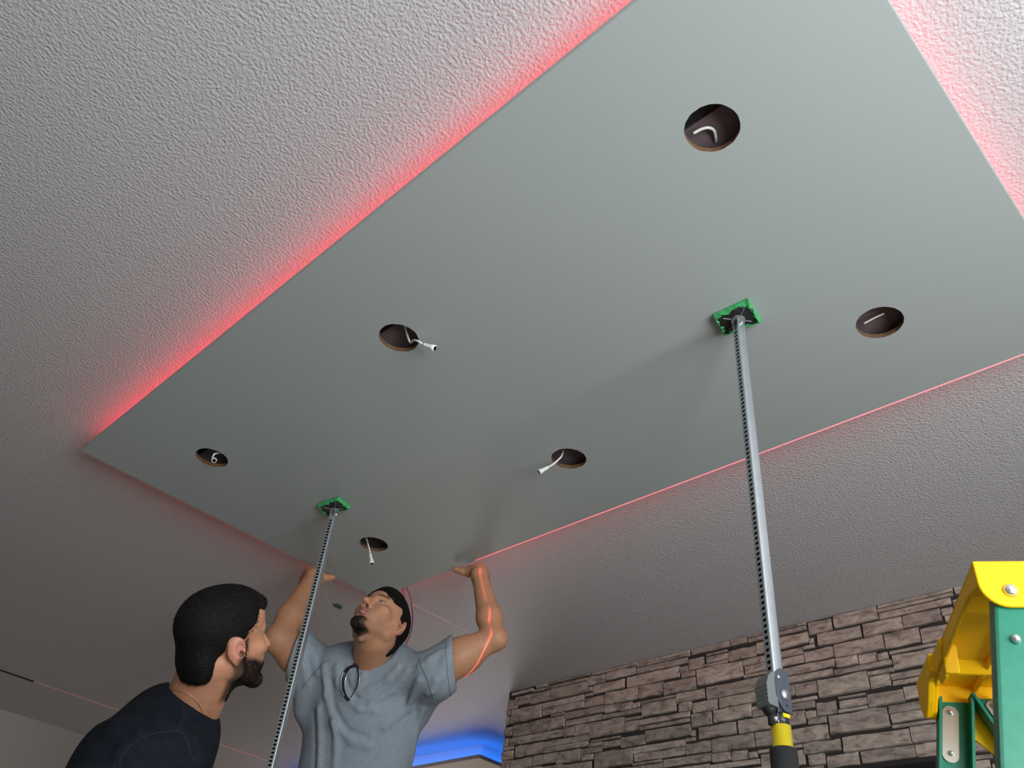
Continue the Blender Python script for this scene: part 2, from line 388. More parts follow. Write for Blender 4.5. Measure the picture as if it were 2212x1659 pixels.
o = mesh_obj('stone_courses', SV, SF, M['stone'], sw, False); o['kind'] = 'stuff'

# black television against the stones, only its top edge is in the picture
tv = thing('television', 'black flat television whose top edge shows on the stone wall', 'television', (WX-0.03, 1.5, 1.4))
a = P(1700, 1657, 3.0); 
tz = 2.005
bm = bmesh.new(); box(bm, (-0.055, -0.50, 0.0), (-0.012, 0.62, tz-1.4)); bev(bm, 0.004); obj('television_frame', bm, M['black_rubber'], tv)
bm = bmesh.new(); box(bm, (-0.057, -0.485, 0.015), (-0.0545, 0.605, tz-1.4-0.015)); obj('screen', bm, M['black_glass'], tv)
bm = bmesh.new(); box(bm, (-0.012, -0.1, 0.2), (0.012, 0.2, 0.45)); obj('wall_mount', bm, M['black_metal'], tv)

# ------------------------------------------------------------------ hung panel
PX0, PX1, PY0, PY1 = 0.52, 1.743, 0.119, 2.630
HOLES = [(0.805, 2.293), (1.456, 2.290), (0.811, 1.382), (1.455, 1.380), (0.801, 0.461), (1.455, 0.457)]
HR = 0.0505
panel = thing('ceiling_panel', 'large sage grey rectangular panel with six round holes hung below the ceiling', 'panel', (0, 0, 0))
def panel_board():
    bm = bmesh.new(); th = 0.012; nh = 40
    xs = sorted({PX0, PX1, 1.13}); ys = [PY0, 0.92, 1.835, PY1]
    outer_bot = {}
    def V(x, y, z): 
        k = (round(x, 5), round(y, 5), round(z, 5))
        if k not in outer_bot: outer_bot[k] = bm.verts.new((x, y, z))
        return outer_bot[k]
    for i in range(2):
        for j in range(3):
            x0, x1, y0, y1 = xs[i], xs[i+1], ys[j], ys[j+1]
            h = min(HOLES, key=lambda q: (q[0]-(x0+x1)/2)**2+(q[1]-(y0+y1)/2)**2)
            per = []
            q = nh//4
            for k in range(q): per.append((x0+(x1-x0)*k/q, y0))
            for k in range(q): per.append((x1, y0+(y1-y0)*k/q))
            for k in range(q): per.append((x1-(x1-x0)*k/q, y1))
            for k in range(q): per.append((x0, y1-(y1-y0)*k/q))
            hole = []
            rr = random.Random(i*7+j)
            for k in range(nh):
                a = math.radians(225)+2*math.pi*k/nh; r = HR*(1+rr.uniform(-.014, .014))
                hole.append((h[0]+r*math.cos(a), h[1]+r*math.sin(a)))
            for zlev, flip in ((ZP, False), (ZP+th, True)):
                for k in range(nh):
                    k2 = (k+1) % nh
                    f = [V(*per[k], zlev), V(*hole[k], zlev), V(*hole[k2], zlev), V(*per[k2], zlev)]
                    bm.faces.new(f)
            for k in range(nh):
                k2 = (k+1) % nh
                f = bm.faces.new((V(*hole[k], ZP), V(*hole[k], ZP+th), V(*hole[k2], ZP+th), V(*hole[k2], ZP))); f.material_index = 1
    bm.edges.ensure_lookup_table()
    # outer rim
    eb = [e for e in bm.edges if e.is_boundary and all(abs(v.co.z-ZP) < 1e-6 for v in e.verts)]
    for e in eb:
        a, b = e.verts
        f = bm.faces.new((a, b, V(b.co.x, b.co.y, ZP+th), V(a.co.x, a.co.y, ZP+th)))
    bmesh.ops.recalc_face_normals(bm, faces=bm.faces)
    es = [e for e in bm.edges if all(abs(v.co.z-ZP) < 1e-6 for v in e.verts) and len(e.link_faces) == 2 and e.calc_face_angle(0) > 1
          and not any(f.material_index == 1 for f in e.link_faces)]
    bmesh.ops.bevel(bm, geom=es, offset=0.0015, segments=2, affect='EDGES')
    return bm
obj('board', panel_board(), [M['panel'], M['plywood']], panel)
# unseen battens above the board, added to block strip light from the holes; the light strip runs round it
IN = 0.065
bx0, bx1, by0, by1 = PX0+IN, PX1-IN, PY0+IN, PY1-IN
for lo, hi in (((bx0, by0), (bx0+.035, by1)), ((bx1-.035, by0), (bx1, by1)), ((bx0+.035, by0), (bx1-.035, by0+.035)), ((bx0+.035, by1-.035), (bx1-.035, by1))):
    bm = bmesh.new(); box(bm, (*lo, ZP+.0122), (*hi, ZC-.0005)); obj('light_stop_batten', bm, M['cavity'], panel)
for x in (0.805, 1.455):               # long mauve boards seen through the holes, each beside a black stand-in for shade
    bm = bmesh.new(); box(bm, (x-.010, by0+.036, ZP+.040), (x+.11, by1-.036, ZC-.0005)); obj('hole_backing', bm, M['cavity'], panel)
    bm = bmesh.new(); box(bm, (x-.13, by0+.036, ZP+.047), (x-.0105, by1-.036, ZC-.0005)); obj('hole_backing', bm, M['black_rubber'], panel)  # black sheet covering the ceiling where the cavity is in shade
z0 = ZP+.014
for k, (lo, hi) in enumerate((((bx0-.004, by0-.004), (bx0-.0006, by1+.004)), ((bx1+.0006, by0-.004), (bx1+.004, by1+.004)),
                              ((bx0, by0-.004), (bx1, by0-.0006)), ((bx0, by1+.0006), (bx1, by1+.004)))):
    bm = bmesh.new(); box(bm, (*lo, z0+0.003), (*hi, z0+.013))
    tag(obj('light_strip', bm, M['red_led'], panel), 'glowing red light strip')

# white leads hanging from the holes, each with its plug
def cable(pts, label, tip_dir=None, plug=0.034, r=0.0028):
    t = thing('cable', label, 'cable', (0, 0, 0))
    sp = spline(pts, 8); bm = bmesh.new(); tube(bm, sp, r, 8); obj('wire', bm, M['white_plastic'], t, True)
    a = Vector(sp[-1]); d = (Vector(tip_dir) if tip_dir is not None else a-Vector(sp[-3])).normalized()
    bm = bmesh.new()
    prof = [(0, .0042), (.006, .0052), (plug*.55, .0056), (plug*.75, .0075), (plug, .0085), (plug, .0062), (plug-.008, .0055)]
    tube(bm, [a+d*s for s, _ in prof[:5]], [q for _, q in prof[:5]], 16)
    obj('plug', bm, M['white_plastic'], t, True)
    bm = bmesh.new(); cyl(bm, a+d*(plug-.001), a+d*(plug+.0006), .0055, n=16); obj('socket', bm, M['inner_shade'], t)
    return t
cable([(0.80, 1.36, ZP+.034), at(885, 738, ZP+.012), at(893, 735, ZP-.004), at(903, 737, ZP-.018), at(914, 744, ZP-.026)],
      'white lead with a plug hanging out of the second hole of the left row', at(938, 752, ZP-.040)-at(914, 744, ZP-.026), 0.036)
cable([(1.45, 1.40, ZP+.035), at(1213, 985, ZP+.010), at(1207, 992, ZP-.006), at(1196, 1002, ZP-.022), at(1185, 1009, ZP-.034)],
      'white lead with an open plug hanging towards the left, beside the laser line side', at(1170, 1017, ZP-.048)-at(1185, 1009, ZP-.034), 0.032)
cable([(1.42, 2.31, ZP+.035), at(793, 1168, ZP+.006), at(795, 1176, ZP-.02), at(798, 1186, ZP-.04), at(799.5, 1195, ZP-.055)],
      'white lead with a slim plug dangling straight down above the man in grey', at(803, 1213, ZP-.085)-at(799.5, 1195, ZP-.055), 0.040)
cable([(0.84, 2.26, ZP+.030), at(466, 979.5, ZP+.008), at(462, 983, ZP+.002), at(459, 987, ZP-.002), at(459.5, 990, ZP-.008)],
      'short white lead curled inside the hole nearest the left corner', at(463.5, 996, ZP-.028)-at(459.5, 990, ZP-.008), 0.024)
t = thing('cable', 'white lead curving inside the largest hole near the top of the panel', 'cable')
bm = bmesh.new(); tube(bm, spline([at(1498, 288, ZP+.024), at(1515, 279, ZP+.026), at(1531, 276, ZP+.028), at(1542, 282, ZP+.032), at(1546, 298, ZP+.036), at(1546, 306, ZP+.04)], 8), .003, 8)
obj('wire', bm, M['white_plastic'], t, True)
t = thing('cable', 'thin white lead lying straight across the hole at the right end of the panel', 'cable')
bm = bmesh.new(); tube(bm, spline([at(1866, 699, ZP+.022), at(1890, 686, ZP+.026), at(1910, 677, ZP+.03)], 8), .0022, 8)
obj('wire', bm, M['white_plastic'], t, True)
# red feed wires behind the head of the man in grey
t = thing('light_strip_wire', 'pair of thin dark red wires hanging behind the head of the man in grey', 'wire')
bm = bmesh.new(); tube(bm, spline([P(867, 1262, 3.30), P(870, 1270, 3.29), P(872.5, 1290, 3.28), P(873, 1310, 3.28), P(876, 1345, 3.28), P(872, 1380, 3.28), P(858, 1405, 3.27), P(852, 1430, 3.26)], 8), .0032, 8)
obj('wire', bm, M['red_wire'], t, True)
bm = bmesh.new(); tube(bm, spline([P(874, 1262, 3.31), P(877, 1268, 3.30), P(885, 1285, 3.30), P(889, 1305, 3.30), P(891, 1330, 3.30), P(889, 1360, 3.30), P(876, 1395, 3.28), P(866, 1415, 3.27)], 8), .0022, 8)
obj('wire', bm, M['red_wire'], t, True)
# scrap of green tape on the ceiling
bm = bmesh.new(); c = at(731, 1309, ZC)
rr = random.Random(3); n = 9
bot = [bm.verts.new((c[0]+math.cos(6.283*k/n)*.024*(1+rr.uniform(-.3, .3)), c[1]+math.sin(6.283*k/n)*.013*(1+rr.uniform(-.3, .3)), ZC-.0035+rr.uniform(-.001, .001))) for k in range(n)]
top = [bm.verts.new((v.co.x, v.co.y, ZC-.0004)) for v in bot]
bm.faces.new(bot); bm.faces.new(top[::-1])
for k in range(n): bm.faces.new((bot[k], bot[(k+1) % n], top[(k+1) % n], top[k]))
tag(obj('tape_scrap', bm, mat('dark_green_tape', (0.02, 0.11, 0.05), .7)), 'small dark green scrap of tape on the ceiling beside the upturned face', 'tape')

# second panel with blue light far behind
ZB = 2.45
cb = at(1035, 1637, ZB)
bp = thing('ceiling_panel', 'small beige panel with a blue glow above it beyond the stone wall', 'panel', (cb[0], cb[1], 0))
bm = bmesh.new(); box(bm, (0, 0, ZB), (1.6, 1.9, ZB+.02)); bev(bm, .002); obj('board', bm, mat('beige_panel_paint', (0.52, 0.46, 0.39), .6), bp)
bm = bmesh.new(); box(bm, (0.09, 0.09, ZB+.02), (1.5, 1.8, ZC-.0005)); obj('mounting_block', bm, mat('white_block', (.7, .7, .7), .7), bp)
for lo, hi in (((0.03, 0.03), (0.04, 1.85)), ((0.04, 0.03), (1.55, 0.04))):
    bm = bmesh.new(); box(bm, (*lo, ZB+.0205), (*hi, ZB+.029)); tag(obj('light_strip', bm, M['blue_led'], bp), 'glowing blue light strip')

# ------------------------------------------------------------------ support poles
def square_tube_with_slots(z0, z1, half=0.0104, pitch=0.0106):
    """walls of a square tube; the -x wall is perforated"""
    bm = bmesh.new(); h = half; w = 0.0014; c = 0.0034
    # three plain walls as a C profile, with softened corners
    prof = []
    for (cx, cy, a0) in ((-h+c, h-c, 180), (h-c, h-c, 90), (h-c, -h+c, 0), (-h+c, -h+c, -90)):
        for k in range(5):
            a_ = math.radians(a0-90*k/4); prof.append((cx+c*math.cos(a_), cy+c*math.sin(a_)))
    inner = [(x*(1-w/h), y*(1-w/h)) for x, y in prof]
    for i in range(len(prof)-1):
        a, b = prof[i], prof[i+1]; ia, ib = inner[i], inner[i+1]
        v = [bm.verts.new((x, y, z)) for z in (z0, z1) for x, y in (a, b, ib, ia)]
        for q in ((0, 1, 5, 4), (2, 3, 7, 6), (0, 3, 2, 1), (4, 5, 6, 7)): bm.faces.new([v[k] for k in q])
    bmesh.ops.remove_doubles(bm, verts=bm.verts, dist=1e-5)
    y = h-c; s = 0.0047
    box(bm, (-h, -y, z0), (-h+w, -s, z1)); box(bm, (-h, s, z0), (-h+w, y, z1))
    k = z1-0.004
    while k > z0+.01:
        box(bm, (-h, -s, k-pitch*.48), (-h+w, s, k)); k -= pitch
    bmesh.ops.recalc_face_normals(bm, faces=bm.faces)
    return bm
def pole(loc, pad_corners, label, rz, base):
    x, y = loc
    t = thing('support_pole', label, 'pole', (base[0], base[1], 0), 0, 'telescopic props under the hung panel')
    ax_ = (Vector((x, y, ZP))-Vector((base[0], base[1], 0))).normalized()
    RT = Vector((0, 0, 1)).rotation_difference(ax_).to_matrix().to_4x4() @ Matrix.Rotation(rz, 4, 'Z')
    t.rotation_euler = RT.to_euler()
    zt = ZP-0.045
    ut = obj('upper_tube', square_tube_with_slots(1.30, zt), M['steel'], t, True)
    ut.data.set_sharp_from_angle(angle=math.radians(35))
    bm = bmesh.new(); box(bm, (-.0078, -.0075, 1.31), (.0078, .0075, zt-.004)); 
    # black core added for the shade inside the tube, clear of its walls
    obj('tube_shade_core', bm, M['inner_shade'], t)
    # swivel fork at the head
    bm = bmesh.new()
    for s in (-1, 1): box(bm, (-.010, s*.0085-.0012, zt-.012), (.010, s*.0085+.0012, zt+.030))
    box(bm, (-.010, -.0095, zt+.0275), (.010, .0095, zt+.030))
    bev(bm, .0006, 1); obj('fork', bm, M['steel'], t)
    bm = bmesh.new(); cyl(bm, (0, -.0145, zt+.014), (0, .0145, zt+.014), .0035); cyl(bm, (0, 0, zt-.006), (0, 0, zt+.018), .0062); obj('hinge_pin', bm, M['steel'], t, True)
    # pad, its own shape following the corners seen
    inv = (Matrix.Translation((base[0], base[1], 0)) @ RT).inverted()
    cs = [inv @ Vector((q[0], q[1], ZP-.008)) for q in pad_corners]
    for q in cs: q.z = 0
    cen = sum(cs, Vector())/4
    def ring(sc, z): return [Vector(((q.x-cen.x)*sc+cen.x, (q.y-cen.y)*sc+cen.y, z)) for q in cs]
    bm = bmesh.new(); A = [bm.verts.new(q) for q in ring(.93, ZP-.013)]; B = [bm.verts.new(q) for q in ring(.95, ZP-.002)]
    bm.faces.new(A[::-1]); bm.faces.new(B)
    for i in range(4): bm.faces.new((A[i], A[(i+1) % 4], B[(i+1) % 4], B[i]))
    bmesh.ops.recalc_face_normals(bm, faces=bm.faces); bev(bm, .003); obj('pad_plate', bm, M['black_rubber'], t)
    bm = bmesh.new()
    for i in range(4):      # moulded ribs on the plate
        q = ring(.62, ZP-.0145)[i]; cyl(bm, (cen.x*.5, cen.y*.5, ZP-.0145), q, .0016, n=6)
    cyl(bm, (0, 0, ZP-.019), (0, 0, ZP-.012), .016, n=24); obj('plate_ribs', bm, M['grey_plastic'], t)
    # crumpled green tape wound round the plate
    bm = bmesh.new(); rr = random.Random(int(x*1000)); n = 40
    def along(sc, z, k):
        r4 = ring(sc, z); a = k/n*4; i = int(a) % 4; f = a-int(a); return r4[i].lerp(r4[(i+1) % 4], f)
    rows = []
    for sc, z, j in ((1.0, ZP-.0006, 0), (1.04, ZP-.006, .0012), (1.0, ZP-.0145, .0018), (.91, ZP-.0155, .0050), (.88, ZP-.0135, .005)):
        rows.append([bm.verts.new(along(sc, z, k)+Vector((rr.uniform(-j, j), rr.uniform(-j, j), rr.uniform(-.3, .3)*j))) for k in range(n)])
    for A, B in zip(rows, rows[1:]):
        for k in range(n): bm.faces.new((A[k], A[(k+1) % n], B[(k+1) % n], B[k]))
    bmesh.ops.recalc_face_normals(bm, faces=bm.faces); o = obj('tape_wrap', bm, M['tape'], t); o['label'] = 'crumpled green tape wound round the pad'
    # clamp housing (local: -x is the perforated side, -y the bright side)
    zc = 1.640
    def solid(name, pr, y0, y1, m):
        bm = bmesh.new(); A = [bm.verts.new((p_, y0, zc+q_)) for p_, q_ in pr]; B = [bm.verts.new((p_, y1, zc+q_)) for p_, q_ in pr]
        bm.faces.new(A); bm.faces.new(B[::-1])
        for i in range(len(pr)): bm.faces.new((A[i], B[i], B[(i+1) % len(pr)], A[(i+1) % len(pr)]))
        bmesh.ops.recalc_face_normals(bm, faces=bm.faces); return obj(name, bm, m, t)
    bm = bmesh.new(); box(bm, (-.0118, -.0135, zc-.034), (.0140, .0130, zc+.030)); bev(bm, .003); obj('clamp_housing', bm, M['black_metal'], t)
    solid('side_plate', [(.0135, .034), (-.002, .038), (-.0115, .030), (-.0150, .018), (-.0150, -.008), (-.010, -.020), (-.002, -.031), (.0145, -.034)], -.0165, -.0137, M['slate'])
    bm = bmesh.new(); cyl(bm, (-.0065, -.0165, zc+.022), (-.0065, -.0185, zc+.022), .0040, .0028); obj('rivet', bm, M['chrome'], t, True)
    bm = bmesh.new(); cyl(bm, (.001, -.0165, zc-.006), (.001, -.0215, zc-.006), .0088, .0074, n=28); obj('button', bm, M['chrome'], t, True)
    bm = bmesh.new(); cyl(bm, (.004, -.0164, zc-.022), (.004, -.0170, zc-.022), .0015, n=10); obj('pin_hole', bm, M['inner_shade'], t)
    solid('trigger', [(-.0118, .028), (-.020, .027), (-.0265, .020), (-.030, .010)]+[(-.0315+(.0011 if i % 2 else -.0004), .006-.0033*i) for i in range(9)]+[(-.029, -.026), (-.012, -.028)], -.0165, .0150, M['grey_plastic'])
    bm = bmesh.new(); cyl(bm, (-.012, 0, zc-.022), (-.023, 0, zc-.034), .0125, .008); cyl(bm, (-.013, 0, zc-.034), (-.015, 0, zc-.052), .008, .0065); obj('trigger_foot', bm, M['black_rubber'], t, True)
    bm = bmesh.new(); cyl(bm, (-.0135, -.007, zc-.044), (-.0150, -.0115, zc-.045), .0044, .004); obj('lock_screw', bm, M['chrome'], t, True)
    bm = bmesh.new(); cyl(bm, (0.001, 0, zc-.053), (0.001, 0, zc-.030), .0140, n=28); obj('black_collar', bm, M['black_metal'], t, True)
    bm = bmesh.new(); box(bm, (-.004, -.0152, zc-.0405), (.009, -.010, zc-.0345)); obj('yellow_tab', bm, M['yellow_paint'], t)
    bm = bmesh.new(); cyl(bm, (0.001, 0, .35), (0.001, 0, zc-.051), .0158, n=32); tag(obj('lower_tube', bm, M['yellow_paint'], t, True), 'yellow enamelled tube')
    bm = bmesh.new(); v = cyl(bm, (0.001, 0, zc-.36), (0.001, 0, zc-.085), .0213, n=32); bev(bm, .003, 2, 1.0); tag(obj('grip', bm, M['foam'], t, True), 'black foam grip')
    bm = bmesh.new(); cyl(bm, (0.003, 0, .02), (0.003, 0, .36), .0125, n=24); obj('foot_tube', bm, M['steel'], t, True)
    bm = bmesh.new(); box(bm, (-.04, -.045, 0), (.046, .045, .022)); bev(bm, .004); obj('foot_pad', bm, M['black_rubber'], t)
    return t
padz = ZP-.008
def view_rot(x, y):   # turn the tube so that two faces are seen from where the photographer stood
    return math.atan2(-y, -x)
for (x, y), cor, lab, off_, deg in ((( 1.218, 2.196), ((687.6, 1089.8), (729.8, 1076), (755.7, 1095.8), (707.5, 1112.7)), 'perforated steel prop with green taped pad between the two men', (.0536, -.0307), 34),
                         (( 1.247, 0.690), ((1542.7, 681.5), (1616, 648.6), (1642, 692.5), (1564.7, 720)), 'nearer perforated steel prop with black clamp and yellow tube by the ladder', (.0117, -.0218), 52)):
    cs = [at(*q, padz)[:2] for q in cor]
    # -x face normal turned 45 degrees to the left of the direction to the photographer
    a = view_rot(x, y)+math.radians(180)-math.radians(deg)
    pole((x, y), cs, lab, a, (x+off_[0], y+off_[1]))

# ------------------------------------------------------------------ step ladder
u = Vector((.85, .525, 0)).normalized(); w = Vector((u.y, -u.x, 0)); N0 = Vector(P(2098, 1215, 1.0)); LS = .952
TL = Matrix(((u.x, w.x, 0, N0.x), (u.y, w.y, 0, N0.y), (0, 0, 1, N0.z), (0, 0, 0, 1))) @ Matrix.Scale(LS, 4)
ladder = thing('step_ladder', 'green fibreglass step ladder with a yellow plastic top cap at the right edge', 'ladder', (N0.x, N0.y, 0))
offs = Matrix.Translation((-N0.x, -N0.y, 0))
def lad(name, bm, m, parent=None, smooth=False, label=None):
    bmesh.ops.transform(bm, matrix=offs @ TL, verts=bm.verts); bmesh.ops.recalc_face_normals(bm, faces=bm.faces)
    o = obj(name, bm, m, parent or ladder, smooth)
    if label: o['label'] = label
    return o
def prism(bm, prof, ax, a, b):
    """extrude 2-D profile along local axis ax from a to b; prof gives the other two axes in order"""
    def mk(p, t):
        q = list(p); q.insert(ax, t); return bm.verts.new(q)
    A = [mk(p, a) for p in prof]; B = [mk(p, b) for p in prof]
    bm.faces.new(A); bm.faces.new(B[::-1])
    for i in range(len(prof)): bm.faces.new((A[i], B[i], B[(i+1) % len(prof)], A[(i+1) % len(prof)]))
CL, CW, t = 0.405, 0.21, 0.006
bm = bmesh.new()
box(bm, (0, 0, -t), (CL, CW, 0))                                                   # top sheet
def endplate(h, r, extra=0):
    return [(0, 0), (CW, 0), (CW, -h+r), (CW-r*.3, -h+r*.3), (CW-r, -h), (r, -h), *[(r-r*math.sin(a_*math.pi/16), -h+r-r*math.cos(a_*math.pi/16)) for a_ in range(1, 8)], (0.0, -h+r)]
prism(bm, endplate(.0605, .030), 0, -.004, t-.004)
prism(bm, [(0, 0), (CW, 0), (CW, -.12), (.09, -.118), (.04, -.072), (.015, -.066), (.0, -.05)], 0, CL-t, CL)
# scalloped long sides
side = [(0, 0), (CL, 0), (CL, -.045), (CL-.008, -.060), (CL-.024, -.064), (CL-.045, -.052), (CL-.075, -.034), (CL-.10, -.030), (CL-.118, -.046), (CL-.150, -.046), (CL-.170, -.026), (.14, -.022), (.05, -.022), (.0, -.034)]
prism(bm, side, 1, 0, t); prism(bm, side, 1, CW-t, CW)
# ribs and tool slots underneath
for s in (.10, .31): prism(bm, [(s-.02, -t), (s, -.020), (s+.006, -.020), (s+.026, -t)], 1, t, CW-t)
for s in (.07, .16): box(bm, (t, s, -.016), (CL-t, s+.005, -t))
prism(bm, [(.235, -t), (.245, -.045), (.252, -.045), (.275, -t)], 1, .0, .020)
for s in (.12, .33): cyl(bm, (s, .10, -.035), (s, .10, -t), .016, n=16)
# outward steps of the long side
prism(bm, [(.225, -.001), (.290, -.001), (.290, -.030), (.245, -.026), (.225, -.012)], 1, -.004, .0005)
prism(bm, [(.285, 0), (.404, 0), (.408, -.040), (.398, -.058), (.380, -.063), (.350, -.050), (.320, -.030), (.29, -.026)], 1, -.010, .0005)
tcap = lad('top_cap', bm, M['yellow_plastic'], label='yellow plastic top cap')
md = tcap.modifiers.new('bevel', 'BEVEL'); md.width = .0028; md.segments = 3; md.limit_method = 'ANGLE'; md.angle_limit = math.radians(50); md.harden_normals = False
def rail(uu, w0, wid, lean, face, length, name='rail', ztop=-.02, dep=.028):
    """channel rail: web in the plane u=uu, flanges towards face (+1/-1)"""
    bm = bmesh.new(); th = .004
    def pb(u0, u1, a, b):
        v = []
        for z in (ztop, ztop-length):
            s = -lean*(ztop-z)
            for (uu_, ww_) in ((u0, a), (u1, a), (u1, b), (u0, b)): v.append(bm.verts.new((uu_, ww_+s, z)))
        for q in ((0, 1, 2, 3), (7, 6, 5, 4), (0, 4, 5, 1), (1, 5, 6, 2), (2, 6, 7, 3), (3, 7, 4, 0)): bm.faces.new([v[k] for k in q])
    pb(min(uu, uu+face*th), max(uu, uu+face*th), w0, w0+wid)
    pb(min(uu, uu+face*dep), max(uu, uu+face*dep), w0, w0+th); pb(min(uu, uu+face*dep), max(uu, uu+face*dep), w0+wid-th, w0+wid)
    return lad(name, bm, M['green_fibre'])
NL = 0.021
H_ = N0.z/LS-.02
for uu, face in ((.003, 1), (CL-.010, -1)):
    rail(uu, NL if face > 0 else .0125, .072 if face > 0 else .049, .2, face, H_-(.005 if face > 0 else .025), ztop=-.02 if face > 0 else -.034)
for uu, face in ((.034, 1), (CL-.012, -1)):
    rail(uu, .115 if face > 0 else .058, .044, -.42, face, H_-.015, ztop=-.028, dep=.030)
# rivets and brackets
def rivet(u0, u1, wv, zv, r, m='chrome', parent=None):
    bm = bmesh.new(); cyl(bm, (u0, wv, zv), (u1, wv, zv), r, r*.55, n=20); lad('rivet', bm, M[m], parent, True)
rivet(-.0035, -.0095, .0335, -.040, .0095); rivet(.003, -.004, .026, -.099, .0065)
bm = bmesh.new(); L_, r_ = .075, .011
def capsule_prof(cw, cz, r, L, lean):
    pts = []
    for i in range(9): a = math.pi*i/8; pts.append((cw+r*math.cos(a), cz+r*math.sin(a)))
    for i in range(9): a = math.pi+math.pi*i/8; pts.append((cw-lean*L+r*math.cos(a), cz-L+r*math.sin(a)))
    return pts
prism(bm, capsule_prof(.028, -.052, .0115, .062, .2), 0, CL-.0165, CL-.0145)
lad('bracket', bm, mat('bracket_steel', (.5, .45, .38), .35, .8), label='rounded steel bracket on the far rail')
for zz, ww_ in ((-.051, .028), (-.112, .0165)): rivet(CL-.0165, CL-.0215, ww_, zz, .0045)
bm = bmesh.new(); prism(bm, capsule_prof(.090, -.040, .0095, .045, -.42), 0, CL-.019, CL-.0165); lad('bracket', bm, mat('bracket_steel_dark', (.4, .37, .33), .4, .8))
rivet(CL-.019, CL-.024, .090, -.040, .0045)
for k in range(4):     # steps across the front rails, below the frame
    zz = -.35-.3*k
    bm = bmesh.new(); box(bm, (.01, .02-.2*(.35+.3*k), zz-.02), (CL-.015, .085-.2*(.35+.3*k), zz)); lad('step', bm, M['green_fibre'])

